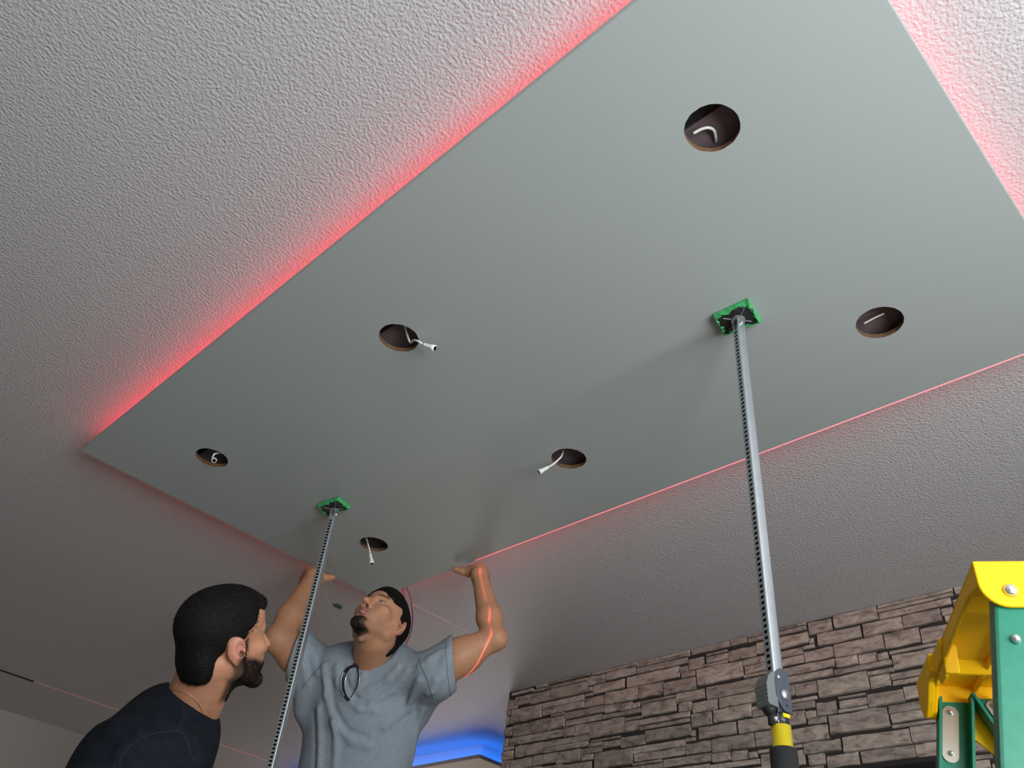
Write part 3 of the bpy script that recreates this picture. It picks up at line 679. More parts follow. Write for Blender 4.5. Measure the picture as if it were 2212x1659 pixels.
# ------------------------------------------------------------------ smooth surface modeller (signed distance -> mesh)
class Field:
    def __init__(s, lo, hi, h):
        s.lo = np.array(lo, float); s.h = h; s.n = np.ceil((np.array(hi)-s.lo)/h).astype(int)+1
        s.f = np.full(s.n, .05, np.float32); s.ax = [s.lo[i]+h*np.arange(s.n[i]) for i in range(3)]
    def reg(s, lo, hi):
        a = np.clip(np.floor((np.array(lo)-s.lo)/s.h).astype(int), 0, s.n); b = np.clip(np.ceil((np.array(hi)-s.lo)/s.h).astype(int)+1, 0, s.n)
        if np.any(b <= a): return None, None
        sl = tuple(slice(a[i], b[i]) for i in range(3))
        g = np.stack(np.meshgrid(*[s.ax[i][a[i]:b[i]] for i in range(3)], indexing='ij'), -1)
        return sl, g
    def comb(s, sl, d, k, op):
        f = s.f[sl]
        if op == 'u':
            h = np.clip(.5+.5*(f-d)/k, 0, 1); s.f[sl] = f*(1-h)+d*h-k*h*(1-h)
        elif op == 's':
            h = np.clip(.5-.5*(f+d)/k, 0, 1); s.f[sl] = f*(1-h)+(-d)*h+k*h*(1-h)
        elif op == 'add': s.f[sl] = f+d
    def ell(s, c, r, R=None, k=.01, op='u'):
        c = np.array(c); r = np.array(r, float); m = r.max()+k+.03
        sl, g = s.reg(c-m, c+m)
        if sl is None: return
        q = g-c
        if R is not None: q = q @ R
        k0 = np.linalg.norm(q/r, axis=-1); k1 = np.linalg.norm(q/(r*r), axis=-1)+1e-9
        s.comb(sl, k0*(k0-1)/k1, k, op)
    def cone(s, a, b, ra, rb, k=.01, op='u', sq=None):
        a = np.array(a, float); b = np.array(b, float); m = max(ra, rb)+k+.03
        if sq is not None: m = max(ra, rb)*max(1, sq[1])+k+.03
        sl, g = s.reg(np.minimum(a, b)-m, np.maximum(a, b)+m)
        if sl is None: return
        if sq is not None:
            ax = np.array(sq[0]); ax = ax/np.linalg.norm(ax); e = 1/sq[1]-1
            g = g+((g-a)@ax)[..., None]*ax*e; b = b+((b-a)@ax)*ax*e
        ba = b-a; t = np.clip(((g-a)@ba)/(ba@ba), 0, 1)
        d = np.linalg.norm(g-a-t[..., None]*ba, axis=-1)-(ra+(rb-ra)*t)
        if sq is not None: d = d*(.5+.5*min(1, sq[1]))
        s.comb(sl, d, k, op)
    def plane(s, c, n, k=.004):           # keep the side where (p-c).n < 0
        n = np.array(n)/np.linalg.norm(n)
        d = s.ax[0][:, None, None]*n[0]+s.ax[1][None, :, None]*n[1]+s.ax[2][None, None, :]*n[2]-np.dot(c, n)
        h = np.clip(.5-.5*(s.f-d)/k, 0, 1); s.f = (s.f*(1-h)+d*h+k*h*(1-h)).astype(np.float32)
    def mesh(s, smooth=1):
        f = s.f; ins = f < 0; n = f.shape
        cs = ins[:-1, :-1, :-1].astype(np.int8)
        cnt = np.zeros(cs.shape, np.int8)
        offs_ = [(i, j, k) for i in (0, 1) for j in (0, 1) for k in (0, 1)]
        for (i, j, k) in offs_: cnt += ins[i:n[0]-1+i, j:n[1]-1+j, k:n[2]-1+k]
        act = (cnt > 0) & (cnt < 8); idx = np.argwhere(act); ids = np.full(cs.shape, -1, np.int64); ids[act] = np.arange(len(idx))
        val = {o: f[idx[:, 0]+o[0], idx[:, 1]+o[1], idx[:, 2]+o[2]] for o in offs_}
        acc = np.zeros((len(idx), 3)); num = np.zeros(len(idx))
        for a in offs_:
            for ax in range(3):
                if a[ax] == 0:
                    b = list(a); b[ax] = 1; b = tuple(b); va, vb = val[a], val[b]; m = (va < 0) != (vb < 0)
                    t = np.where(m, va/np.where(m, va-vb, 1), 0)
                    p = np.tile(np.array(a, float), (len(idx), 1)); p[:, ax] += t
                    acc += p*m[:, None]; num += m
        v = (idx+acc/num[:, None])*s.h+s.lo
        faces = []
        for ax in range(3):
            o1, o2 = [k for k in range(3) if k != ax]
            A = [slice(None)]*3; B = [slice(None)]*3; A[ax] = slice(0, -1); B[ax] = slice(1, None)
            a, b = ins[tuple(A)], ins[tuple(B)]; e = np.argwhere(a != b); sg = a[tuple(e.T)]
            ok = (e[:, o1] > 0) & (e[:, o2] > 0) & (e[:, o1] < n[o1]-1) & (e[:, o2] < n[o2]-1); e = e[ok]; sg = sg[ok]
            q = []
            for d1, d2 in ((-1, -1), (0, -1), (0, 0), (-1, 0)):
                c_ = e.copy(); c_[:, o1] += d1; c_[:, o2] += d2; q.append(ids[tuple(c_.T)])
            q = np.stack(q, 1)
            fl = sg if ax != 1 else ~sg
            q = np.where(fl[:, None], q, q[:, ::-1]); faces.append(q)
        faces = np.concatenate(faces)
        for _ in range(smooth):
            ac = np.zeros_like(v); nn = np.zeros(len(v))
            for i in range(4):
                a, b = faces[:, i], faces[:, (i+1) % 4]
                for p, q in ((a, b), (b, a)):
                    np.add.at(ac, p, v[q]); np.add.at(nn, p, 1)
            v = v*.5+(ac/np.maximum(nn, 1)[:, None])*.5
        return v, faces

def noise3(p, sc, seed=0):
    r = np.random.default_rng(seed); out = 0
    for i in range(9):
        d = r.normal(size=3)*sc*(1+.45*i); out = out+np.sin(p@d+r.uniform(0, 6.28))/(1+.3*i)
    return out/3.5

# ------------------------------------------------------------------ head
class Head:
    def __init__(s, O, right, fwd, up, sc=1.0):
        s.O = np.array(O); s.R = np.array([right, fwd, up]).T; u_, _, vt = np.linalg.svd(s.R); s.R = u_ @ vt; s.sc = sc
    def T(s, p): return s.O+s.R @ (np.array(p)*s.sc)
    def L(s, v): return ((v-s.O) @ s.R)/s.sc
def build_head(F, H, ear=(1, 1)):
    T, R, c = H.T, H.R, H.sc
    E = lambda p, r, k=.01, op='u': F.ell(T(p), np.array(r)*c, R, k*c, op)
    K = lambda a, b, ra, rb, k=.01, op='u': F.cone(T(a), T(b), ra*c, rb*c, k*c, op)
    E((0, -.012, .048), (.0765, .096, .079), .01)                 # cranium
    E((0, .040, .055), (.064, .055, .052), .03)                   # forehead
    E((0, .034, -.012), (.060, .058, .070), .025)                 # mid face
    E((0, .045, -.055), (.042, .045, .048), .02)                  # lower face
    for s in (-1, 1):
        K((s*.052, .004, -.050), (s*.014, .080, -.100), .014, .013, .018)    # jaw line
        K((s*.060, -.004, .0), (s*.053, .0, -.050), .015, .014, .02)
        E((s*.044, .062, -.014), (.021, .022, .017), .02)         # cheek bone
        E((s*.031, .060, -.045), (.018, .024, .024), .02)         # cheek
    E((0, .082, -.100), (.021, .017, .017), .018)                 # chin
    E((0, .076, -.060), (.030, .024, .028), .015)                 # muzzle
    for s in (-1, 1):
        K((s*.010, .090, .030), (s*.045, .074, .030), .009, .008, .012)     # brow ridge
        E((s*.031, .098, .010), (.019, .017, .012), .012, 's')    # eye socket
    K((0, .089, .020), (0, .115, -.024), .0085, .0105, .010)      # nose bridge
    E((0, .1175, -.029), (.0115, .0115, .0095), .006)              # nose tip
    for s in (-1, 1):
        E((s*.0135, .101, -.034), (.0085, .011, .0085), .006)     # wings
        E((s*.0075, .108, -.0425), (.0045, .006, .006), .002, 's')# nostrils
        E((s*.031, .0755, .010), (.0125, .0125, .0125), .002)     # eyeball
        K((s*.018, .0865, .0175), (s*.045, .0790, .0165), .0042, .0036, .003)   # upper lid
        K((s*.019, .0865, .0025), (s*.044, .0785, .0035), .0034, .0030, .003)   # lower lid
    for s in (-1, 1):
        K((0, .1015, -.0570), (s*.022, .091, -.0625), .0074, .0042, .004)       # upper lip
        K((0, .0995, -.0695), (s*.020, .090, -.0645), .0082, .0042, .004)       # lower lip
        K((s*.0, .108, -.0630), (s*.024, .0945, -.0640), .0028, .0016, .002, 's')
    E((0, .094, -.082), (.020, .008, .006), .008, 's')            # mentolabial fold
    for s, es in ((-1, ear[0]), (1, ear[1])):                      # ears
        Re = R @ np.array(Matrix.Rotation(s*math.radians(-30), 3, 'Z'))
        Q = lambda p: np.array([s*(.077-.006*(1-es)*5)+s*p[0]*es, -.012+p[1]*es, .0+p[2]*es])
        F.ell(T(Q((.006, -.004, .006))), np.array((.0080, .0205, .0305))*c*es, Re, .004*c)
        F.ell(T(Q((.003, .0, -.022))), np.array((.006, .0095, .0115))*c*es, Re, .005*c)
        F.ell(T(Q((.0155, .001, .009))), np.array((.0085, .0115, .0165))*c, Re, .003*c, 's')
        K(Q((.009, -.006, .022)), Q((.009, -.012, -.004)), .0022, .002, .004)     # antihelix
        K(Q((.006, .0125, -.004)), Q((.004, .014, .004)), .004, .003, .004)       # tragus
        F.ell(T(Q((.010, .006, -.004))), np.array((.006, .005, .007))*c, Re, .003*c, 's')
SK = np.array((0.50, 0.285, 0.185)); SK_D = np.array((0.40, 0.20, 0.12)); BEARD = np.array((0.020, 0.015, 0.013)); LIP = np.array((0.40, 0.14, 0.12))
def sstep(a, b, x): t = np.clip((x-a)/(b-a), 0, 1); return t*t*(3-2*t)
def head_colours(v, H, style, base):
    p = H.L(v); x, y, z = p.T; ax = np.abs(x)
    col = np.tile(base, (len(v), 1)).astype(float)
    near = (np.linalg.norm(p-np.array((0, 0, 0)), axis=1) < .19)
    def mixc(m, c): 
        nonlocal col
        m = (m*near)[:, None]; col = col*(1-m)+np.array(c)*m
    # warm cheeks, ears and nose
    mixc(.35*np.exp(-((ax-.04)**2/.0004+(z+.02)**2/.0008+(y-.07)**2/.0012)), (.55, .24, .17))
    mixc(.55*(sstep(.074, .082, ax)*sstep(.05, .02, np.abs(z))), (.55, .22, .16))
    n = noise3(p, 260, 3)*.5+.5
    if style == 'goatee':
        g = np.exp(-((ax/.026)**4+((z+.106)/.021)**4))*sstep(.025, .05, y)
        g2 = np.exp(-((ax/.010)**4+((z+.082)/.010)**2))*sstep(.08, .09, y)
        mo = np.exp(-(((z+.0475)/.006)**2+(ax/.028)**6))*sstep(.085, .093, y)*.35
        jaw = np.exp(-(((z+.095+.45*(.08-y)*-1)/.02)**2))*sstep(0, .04, y)*.0
        st = sstep(-.035, -.075, z)*sstep(-.02, .03, y)*.42*sstep(-.15, -.12, z)
        mixc(st*(.6+.5*n), (.20, .12, .09)); mixc(np.clip((g+g2*.7+mo)*(.85+.2*n), 0, .96), BEARD)
    if style == 'beard':
        line = -.026-.022*sstep(.03, .09, y)+.02*sstep(.02, -.01, y)
        b = sstep(line+.008, line-.010, z)*sstep(-.022, -.008, y)*sstep(-.140, -.115, z)
        side = np.exp(-((y-.010)**2/.00022))*sstep(.045, .055, ax)*sstep(-.05, -.03, z)*sstep(.05, .02, z)*sstep(.074, .069, ax)
        mo = np.exp(-(((z+.048)/.009)**2+(ax/.032)**6))*sstep(.08, .09, y)
        mixc(np.clip((b*.92+side*.85+mo*.95)*(.9+.12*n), 0, .96), BEARD)
        nk = sstep(-.09, -.12, z)*sstep(-.0, .03, y)*sstep(-.20, -.14, z)*.35; mixc(nk*(.7+.2*n), (.16, .11, .09))
    lip = np.exp(-(((ax)/.0245)**6+((z+.0635)/.0115)**4))*sstep(.084, .089, y); mixc(lip*.9, LIP)
    slit = np.exp(-(((ax)/.025)**6+((z+.0632)/.0016)**2))*sstep(.084, .089, y); mixc(slit*.8, (.12, .04, .035))
    nos = np.exp(-(((ax-.0075)/.0042)**4+((z+.041)/.004)**4))*sstep(.095, .102, y); mixc(nos*.9, (.06, .02, .015))
    bz = .0325+.004*np.sin(np.clip((ax-.01)/.04, 0, 1)*3.14)
    brow = sstep(.008, .014, ax)*sstep(.054, .044, ax)*np.exp(-((z-bz)/.0048)**2)*sstep(.055, .065, y); mixc(brow*.93, (.03, .018, .014))
    ed = np.sqrt((ax-.031)**2+(z-.010)**2+(y-.0755)**2)
    ball = (ed < .0136)*sstep(.0175-.0030, .0175-.0045, z)*sstep(.0045, .006, z)*(y > .075)
    mixc(ball*.95, (.40, .34, .33))
    iris = ball*((ax-.031)**2+(z-.0128)**2 < .0048**2); mixc(iris*1., (.03, .018, .012))
    lash = np.exp(-(((z-.0150)/.0016)**2))*sstep(.017, .02, ax)*sstep(.048, .044, ax)*sstep(.072, .078, y); mixc(lash*.8, (.04, .02, .015))
    return col

def scalp_shell(F2, H, pts_extra=None, style='short'):
    """hair volume in its own field"""
    T, R, c = H.T, H.R, H.sc
    E = lambda p, r, k=.01, op='u': F2.ell(T(p), np.array(r)*c, R, k*c, op)
    K = lambda a, b, ra, rb, k=.01, op='u': F2.cone(T(a), T(b), ra*c, rb*c, k*c, op)
    if style == 'short':        # man in grey: short, longer on top
        E((0, -.016, .055), (.0800, .1010, .084), .01); E((0, .018, .092), (.060, .072, .048), .02); E((0, .036, .056), (.0718, .0640, .059), .01)
        E((0, -.075, -.005), (.056, .030, .060), .02)
    else:
        E((0, -.012, .050), (.0785, .097, .081), .01); E((0, .028, .084), (.058, .062, .040), .02); E((0, .030, .056), (.0725, .0560, .060), .01); K((-.036, .074, .084), (.036, .074, .084), .016, .016, .015)
        E((0, -.064, -.020), (.057, .036, .066), .02)
    # carve the face, temples, ears and nape away
    E((0, .126, -.012), (.085, .064, .083), .006, 's') if style == 'short' else E((0, .130, -.008), (.105, .062, .088), .006, 's')
    for s in (-1, 1):
        E((s*.085, .056, -.026), (.030, .042, .050), .008, 's')
        E((s*.094, -.008, -.004), (.026, .026, .037), .006, 's')
        E((s*.070, .008, -.075), (.034, .060, .052), .008, 's')
    E((0, .03, -.10), (.12, .085, .07), .008, 's')
    E((0, -.06, -.128), (.14, .10, .062), .006, 's')

def strands(v, f, H, name, parent, n, length, seed, lift=.25, face=1.0, m='hair', radius=.0005):
    r = np.random.default_rng(seed)
    a, b, c_, d_ = (v[f[:, i]] for i in range(4)); nn = np.cross(c_-a, d_-b); ar = np.linalg.norm(nn, axis=1); nn = nn/(ar[:, None]+1e-12)
    k = r.choice(len(f), n, p=ar/ar.sum()); uu = r.random((n, 2))
    p = (a[k]*(1-uu[:, :1])+b[k]*uu[:, :1])*(1-uu[:, 1:])+(d_[k]*(1-uu[:, :1])+c_[k]*uu[:, :1])*uu[:, 1:]
    q = H.L(p); no = nn[k]
    cen = H.T((0, -.01, .04)); no = no*np.sign(((p-cen)*no).sum(1))[:, None]
    # combing direction in head space: from the crown down and forward on top
    fl = np.stack([q[:, 0]*3, np.where(q[:, 2] > .09, .25, -.05)+0*q[:, 1], -.35*np.ones(n)], 1)
    fl[:, 1] += np.where(q[:, 2] > .10, .35, 0); fl = fl+r.normal(size=(n, 3))*.25
    fl = fl @ H.R.T; fl -= (fl*no).sum(1)[:, None]*no; fl /= np.linalg.norm(fl, axis=1)[:, None]+1e-9
    L_ = length*(0.6+.8*r.random(n))[:, None]
    side = np.cross(fl, no)*radius
    p0 = p-no*.002; p1 = p+fl*L_*.5+no*L_*lift*.7; p2 = p+fl*L_+no*L_*lift*.8
    V = np.stack([p0-side, p0+side, p1+side*.8, p1-side*.8, p2], 1).reshape(-1, 3); i = np.arange(n)*5
    Fq = [(x, x+1, x+2, x+3) for x in i]+[(x+3, x+2, x+4) for x in i]
    o = mesh_obj(name, V, Fq, M[m], parent, True); o['kind'] = 'stuff'; return o

# ------------------------------------------------------------------ hand
def build_hand(F, W, d, s, n, curl, thumb_tip=None, sc=1.0):
    """W wrist, d towards the fingers, s towards the thumb, n palm normal"""
    W = np.array(W); d = np.array(d)/np.linalg.norm(d); s = np.array(s)-np.dot(s, d)*d; s /= np.linalg.norm(s); n = np.array(n)/np.linalg.norm(n)
    Q = lambda a, b, c: W+(d*a+s*b+n*c)*sc
    for b, l in ((.027, .085), (.009, .090), (-.010, .086), (-.027, .078)):
        F.cone(Q(.008, b*.6, 0), Q(l, b, 0), .0155*sc, .0125*sc, .012)
    F.ell(Q(.034, .026, -.002), np.array((.030, .024, .021))*sc, np.array([d, s, n]).T, .012)   # thumb mound
    F.ell(Q(.035, -.022, .005), np.array((.030, .013, .012))*sc, np.array([d, s, n]).T, .012)
    for b, base, L_, r in ((.027, .085, .070, .0088), (.009, .090, .078, .0090), (-.010, .086, .072, .0086), (-.028, .078, .058, .0076)):
        p = Q(base, b, 0); ang = 0; seg = (L_*.45, L_*.30, L_*.25); dirs = b*1.2
        for i, sl in enumerate(seg):
            ang += curl[i]; dd = d*math.cos(ang)+n*math.sin(ang)+s*dirs; dd /= np.linalg.norm(dd); q = p+dd*sl*sc
            F.cone(p, q, r*(1-.08*i)*sc, r*(1-.08*(i+1))*sc, .003); p = q
    b0 = Q(.028, .026, .002); t2 = np.array(thumb_tip) if thumb_tip is not None else Q(.075, .085, .0)
    mid = b0+(t2-b0)*.5-n*.006; F.cone(b0, mid, .0185*sc, .0145*sc, .012); F.cone(mid, t2, .0140*sc, .0108*sc, .005)

# ------------------------------------------------------------------ man in grey
fwdc = RW @ np.array([0, 0, 1.0]); rightc = RW @ np.array([1.0, 0, 0]); upc = RW @ np.array([0, -1.0, 0])
H2 = Head(tuple(P(818.1, 1351.8, 2.715)), (-0.404, 0.914, 0.046), (-0.763, -0.364, 0.534), (0.505, 0.181, 0.844), 0.955)
loc2 = np.array((1.57, 2.32, 0.62))
man2 = thing('person', 'man in a grey T-shirt looking up and holding the panel corner with raised arms', 'person', tuple(loc2))
wL = P(1035, 1240, 2.94); eL = P(1067, 1378, 2.735); sL = P(945, 1447, 2.69)
wR = P(678, 1243, 3.10); eR = P(601, 1382, 2.84); sR = P(676, 1437, 2.85)
nkb = P(803, 1445, 2.810)
lo = np.array((1.10, 1.66, 1.70)); hi = np.array((2.05, 2.86, 2.56))
F2 = Field(lo, hi, .0035)
# torso core, neck, shoulders
F2.cone(P(785, 1560, 2.770), P(770, 1640, 2.770), .13, .12, .03)
F2.cone(sR, sL, .040, .040, .03)
F2.cone(nkb, H2.T((0, -.022, -.035)), .056, .054, .02)
F2.cone(nkb+np.array((0, 0, -.03)), H2.T((0, -.022, -.035)), .060, .050, .02)
F2.cone(P(790, 1432, 2.750), H2.T((0, .018, -.075)), .030, .026, .03)         # throat
F2.cone(P(838, 1428, 2.780), H2.T((-.05, -.02, -.03)), .016, .016, .02); F2.cone(P(778, 1430, 2.770), H2.T((.04, -.01, -.05)), .014, .016, .02)
F2.ell(H2.T((0, .030, -.112)), (.012, .012, .012), None, .02)                # adam's apple
F2.cone(sR+(0, 0, -.02), nkb, .04, .045, .04); F2.cone(sL+(0, 0, -.02), nkb, .04, .045, .04)
# arms
def lerp(a, b, t): return a+(b-a)*t
F2.cone(sL, lerp(sL, eL, .45), .056, .055, .03); F2.cone(lerp(sL, eL, .4), eL, .055, .037, .03); F2.ell(P(1078, 1381, 2.72), (.026, .026, .026), None, .02)
F2.cone(eL, lerp(eL, wL, .3), .039, .041, .02); F2.cone(lerp(eL, wL, .3), wL, .041, .0255, .02)
F2.cone(sR, lerp(sR, eR, .45), .060, .062, .03); F2.cone(lerp(sR, eR, .45), eR, .062, .046, .03)
F2.cone(eR, lerp(eR, wR, .35), .044, .047, .02); F2.cone(lerp(eR, wR, .35), wR, .047, .028, .02)
# hands: palms under the edges, fingers past the edge, thumbs along it
build_hand(F2, np.array((wL[0]-.004, wL[1]+.008, 2.4825-.006)), (.78, .62, 0), (-.5, .86, 0), (0, 0, 1), (0, 0, 0), at(984, 1230, 2.484), .96)
F2.cone(wL, np.array((wL[0]+.004, wL[1]+.01, 2.476)), .0285, .020, .012)
build_hand(F2, np.array((wR[0]-.002, wR[1]+.004, 2.4825-.008)), (.40, .92, 0), (.92, -.4, 0), (0, 0, 1), (0, 0, 0), at(719, 1247, 2.482), .98)
F2.cone(wR, np.array((wR[0], wR[1]+.01, 2.472)), .031, .022, .012)
build_head(F2, H2)
F2.plane((0, 0, 1.76), (0, 0, -1))
v, f = F2.mesh(1); v0, f0 = v, f
base = SK*np.array((1.04, .90, .78))
col = head_colours(v, H2, 'goatee', base)
body2 = mesh_obj('body', v-loc2, f, M['skin'], man2, True, col)
# hair
Fh = Field(H2.O-.17, H2.O+.17, .003); scalp_shell(Fh, H2)
vh, fh = Fh.mesh(1)
hair2 = mesh_obj('hair', vh-loc2, fh, M['hair'], man2)
o = strands(vh, fh, H2, 'hair_strands', hair2, 6000, .009, 5, lift=.05); o.location = -loc2
cf = v0[f0].mean(1); cl = H2.L(cf); gm = (np.abs(cl[:, 0]) < .027) & (cl[:, 2] < -.088) & (cl[:, 2] > -.125) & (cl[:, 1] > .04) & (cl[:, 1] < .12)
o = strands(v0, f0[gm], H2, 'goatee', body2, 4200, .0032, 21, lift=.25, radius=.0004); o.location = -loc2; o['label'] = 'short black goatee'
# T-shirt
FT = Field((1.00, 1.70, 1.45), (2.05, 2.85, 2.36), .0048)
side_ax = (sL-sR)/np.linalg.norm(sL-sR); dep_ax = np.cross(side_ax, (0, 0, 1.)); dep_ax /= np.linalg.norm(dep_ax)
FT.cone(P(788, 1540, 2.785), P(762, 1660, 2.800)+np.array((0, 0, -.28)), .198, .182, .03, sq=(dep_ax, .62))
FT.cone(P(786, 1500, 2.785), P(784, 1560, 2.785), .190, .195, .03, sq=(dep_ax, .62))
FT.cone(sR+(0, 0, -.012), sL+(0, 0, -.012), .066, .064, .05)
FT.cone(P(740, 1438, 2.800), P(858, 1438, 2.770), .060, .060, .05)
hemL = lerp(sL, eL, .42); hemR = lerp(sR, eR, .42)
dL = (eL-sL)/np.linalg.norm(eL-sL); dR = (eR-sR)/np.linalg.norm(eR-sR)
FT.cone(sL+(0, 0, -.01), lerp(sL, eL, .62), .074, .080, .03); FT.cone(sR+(0, 0, -.01), lerp(sR, eR, .62), .076, .084, .03)
FT.cone(sL+(0, 0, -.03), P(902, 1535, 2.760), .05, .045, .04); FT.cone(sR+(0, 0, -.03), P(668, 1530, 2.810), .05, .05, .05)
# cut the sleeves at their hems with a plane local to each arm
def sleeve_cut(Fd, c, d, rad=.13, ln=.32):
    c = np.array(c); e = c+np.array(d)*ln; sl, g = Fd.reg(np.minimum(c, e)-rad, np.maximum(c, e)+rad); q = g-c; t_ = q@d
    pr = np.linalg.norm(q-t_[..., None]*d, axis=-1)
    Fd.f[sl] = np.where((pr < rad) & (t_ > -.03) & (t_ < ln), np.maximum(Fd.f[sl], t_), Fd.f[sl])
hL = sL+dL*(np.dot(P(986, 1432, 2.690)-sL, dL)); hR = sR+dR*(np.dot(P(630, 1418, 2.800)-sR, dR))
cL = P(982, 1430, 2.70); cR = P(630, 1418, 2.80)
nL = rightc*.96+dL*.25; nL /= np.linalg.norm(nL); nR = -rightc*.90+upc*.18+dR*.25; nR /= np.linalg.norm(nR)
sleeve_cut(FT, cL, nL); sleeve_cut(FT, cR, nR)
# hollow at the hem so that the arm emerges from an opening
FT.cone(hL-dL*.028, hL+dL*.05, .0635, .068, .003, 's'); FT.cone(hR-dR*.028, hR+dR*.05, .068, .072, .003, 's')
# neck opening
FT.cone(P(803, 1426, 2.800), H2.T((0, -.02, -.03)), .060, .075, .006, 's')
# folds: long shallow ridges
def fold(Fd, pts, r, k=.02):
    for a, b in zip(pts, pts[1:]): Fd.cone(a, b, r, r, k)
def surf_ray(Fd, px, py, d0=2.4, d1=3.3, out=.0):
    prev = None
    for d in np.arange(d0, d1, .003):
        p = P(px, py, d); i = np.round((p-Fd.lo)/Fd.h).astype(int)
        if np.all(i >= 0) and np.all(i < Fd.n) and Fd.f[tuple(i)] < 0: return P(px, py, d-out)
    return P(px, py, (d0+d1)/2)
for pts, r in ((((728, 1440), (732, 1475), (745, 1505), (775, 1530), (810, 1535)), .007), (((700, 1440), (706, 1500), (722, 1560), (760, 1600), (800, 1612)), .008),
               (((860, 1440), (840, 1465), (800, 1492), (780, 1505)), .006), (((880, 1450), (850, 1490), (800, 1520)), .006), (((905, 1470), (880, 1530), (830, 1570)), .007),
               (((690, 1530), (694, 1590), (690, 1655)), .009), (((720, 1560), (728, 1610), (724, 1655)), .008),
               (((925, 1500), (942, 1470), (960, 1430), (966, 1405)), .006), (((908, 1440), (928, 1425), (952, 1408)), .006), (((935, 1495), (955, 1462), (972, 1432)), .005),
               (((664, 1475), (656, 1440), (652, 1400)), .005), (((688, 1455), (678, 1425), (672, 1398)), .006), (((915, 1530), (898, 1580), (888, 1650)), .005),
               (((800, 1440), (785, 1460), (775, 1480)), .005)):
    fold(FT, [surf_ray(FT, *q, out=-.0005) for q in pts], r, .016)
for pts, r in ((((745, 1445), (750, 1478), (768, 1508), (790, 1515)), .004), (((714, 1470), (722, 1530), (750, 1578), (790, 1592)), .005), (((676, 1540), (680, 1600), (678, 1656)), .005)):
    q = [surf_ray(FT, *q, out=.002) for q in pts]
    for a, b in zip(q, q[1:]): FT.cone(a, b, r, r, .012, 's')
v, f = FT.mesh(2)
tc = np.array((.27, .315, .36)); nz = noise3(v, 500, 9)
col = tc*(1+.10*nz)[:, None]
shirt2 = mesh_obj('t_shirt', v-loc2, f, M['fabric'], man2, True, col)
shirt2['label'] = 'heather grey T-shirt'
bvh2 = BVHTree.FromPolygons([tuple(p) for p in v], [tuple(map(int, q)) for q in f])
def hitp(bv, px, py, off=.002):
    o_ = Vector(CAMP); d = (Vector(P(px, py, 1.0))-o_).normalized(); r = bv.ray_cast(o_, d)
    return None if r[0] is None else np.array(r[0]-d*off)
def drape(bv, pts, rad, name, m, parent, loc, n=8, off=.001, nr=6, default=None):
    sp = spline([(a, b, 0) for a, b in pts], n); q = [hitp(bv, a, b, off) for a, b, _ in sp]; q = [x for x in q if x is not None]
    if len(q) < 3: return None
    q = np.array(q); q[1:-1] = (q[:-2]+2*q[1:-1]+q[2:])/4
    bm = bmesh.new(); tube(bm, [tuple(x-loc) for x in q], rad, nr); return obj(name, bm, m, parent, True)
seam = mat('seam_grey', (.14, .17, .20), .95)
drape(bvh2, [(650, 1487), (664, 1472), (680, 1452), (695, 1436), (712, 1424)], .0012, 'seam', seam, shirt2, loc2)
drape(bvh2, [(905, 1422), (912, 1445), (922, 1465), (930, 1492), (936, 1510)], .0012, 'seam', seam, shirt2, loc2)
# stitched hems: a fine line round each sleeve a little way in from its edge
def hem_line(bv, c, d, inset, parent, loc, m, rad=.0010, reach=.16):
    c = Vector(c)-Vector(d)*inset; d = Vector(d).normalized(); a = d.orthogonal().normalized(); b = d.cross(a); q = []
    for k in range(40):
        dr = a*math.cos(6.2832*k/40)+b*math.sin(6.2832*k/40)
        r_ = bv.ray_cast(c+dr*reach, -dr)
        if r_[0] is not None and (r_[0]-c).length < .13: q.append(r_[0]+dr*.0006)
    if len(q) < 20: return
    bm = bmesh.new(); tube(bm, [p-Vector(loc) for p in q], rad, 6, closed=True); obj('hem_stitching', bm, m, parent, True)
hem_line(bvh2, cL, nL, .020, shirt2, loc2, seam); hem_line(bvh2, cR, nR, .020, shirt2, loc2, seam)
# collar
def ring_on(c, d, r, n=36):
    d = Vector(d).normalized(); a = d.orthogonal().normalized(); b = d.cross(a)
    return [Vector(c)+(a*math.cos(6.2832*k/n)+b*math.sin(6.2832*k/n))*r for k in range(n)]
# rib collar: follow the edge of the neck opening
cc = P(803, 1426, 2.800); cd = H2.T((0, -.02, -.03))-cc; cd /= np.linalg.norm(cd)
pts = []
for k in range(48):
    ring = ring_on((0, 0, 0), cd, 1.0, 48)[k]; dr = np.array(ring)
    best = None
    for t_ in np.arange(.10, -.10, -.004):
        p0 = cc+cd*t_+dr*.064
        r_ = bvh2.find_nearest(Vector(p0))
        if r_[3] is not None and (best is None or r_[3] < best[0]): best = (r_[3], np.array(r_[0]))
        if r_[3] is not None and r_[3] < .006: best = (r_[3], np.array(r_[0])); break
    pts.append(best[1]+cd*.0)
pts = np.array(pts)
for _ in range(4): pts = (np.roll(pts, 1, 0)+2*pts+np.roll(pts, -1, 0))/4
bm = bmesh.new(); tube(bm, [tuple(p-loc2) for p in pts], .0058, 8, closed=True)
obj('collar', bm, mat('collar_grey', (.155, .185, .215), .95), shirt2, True)

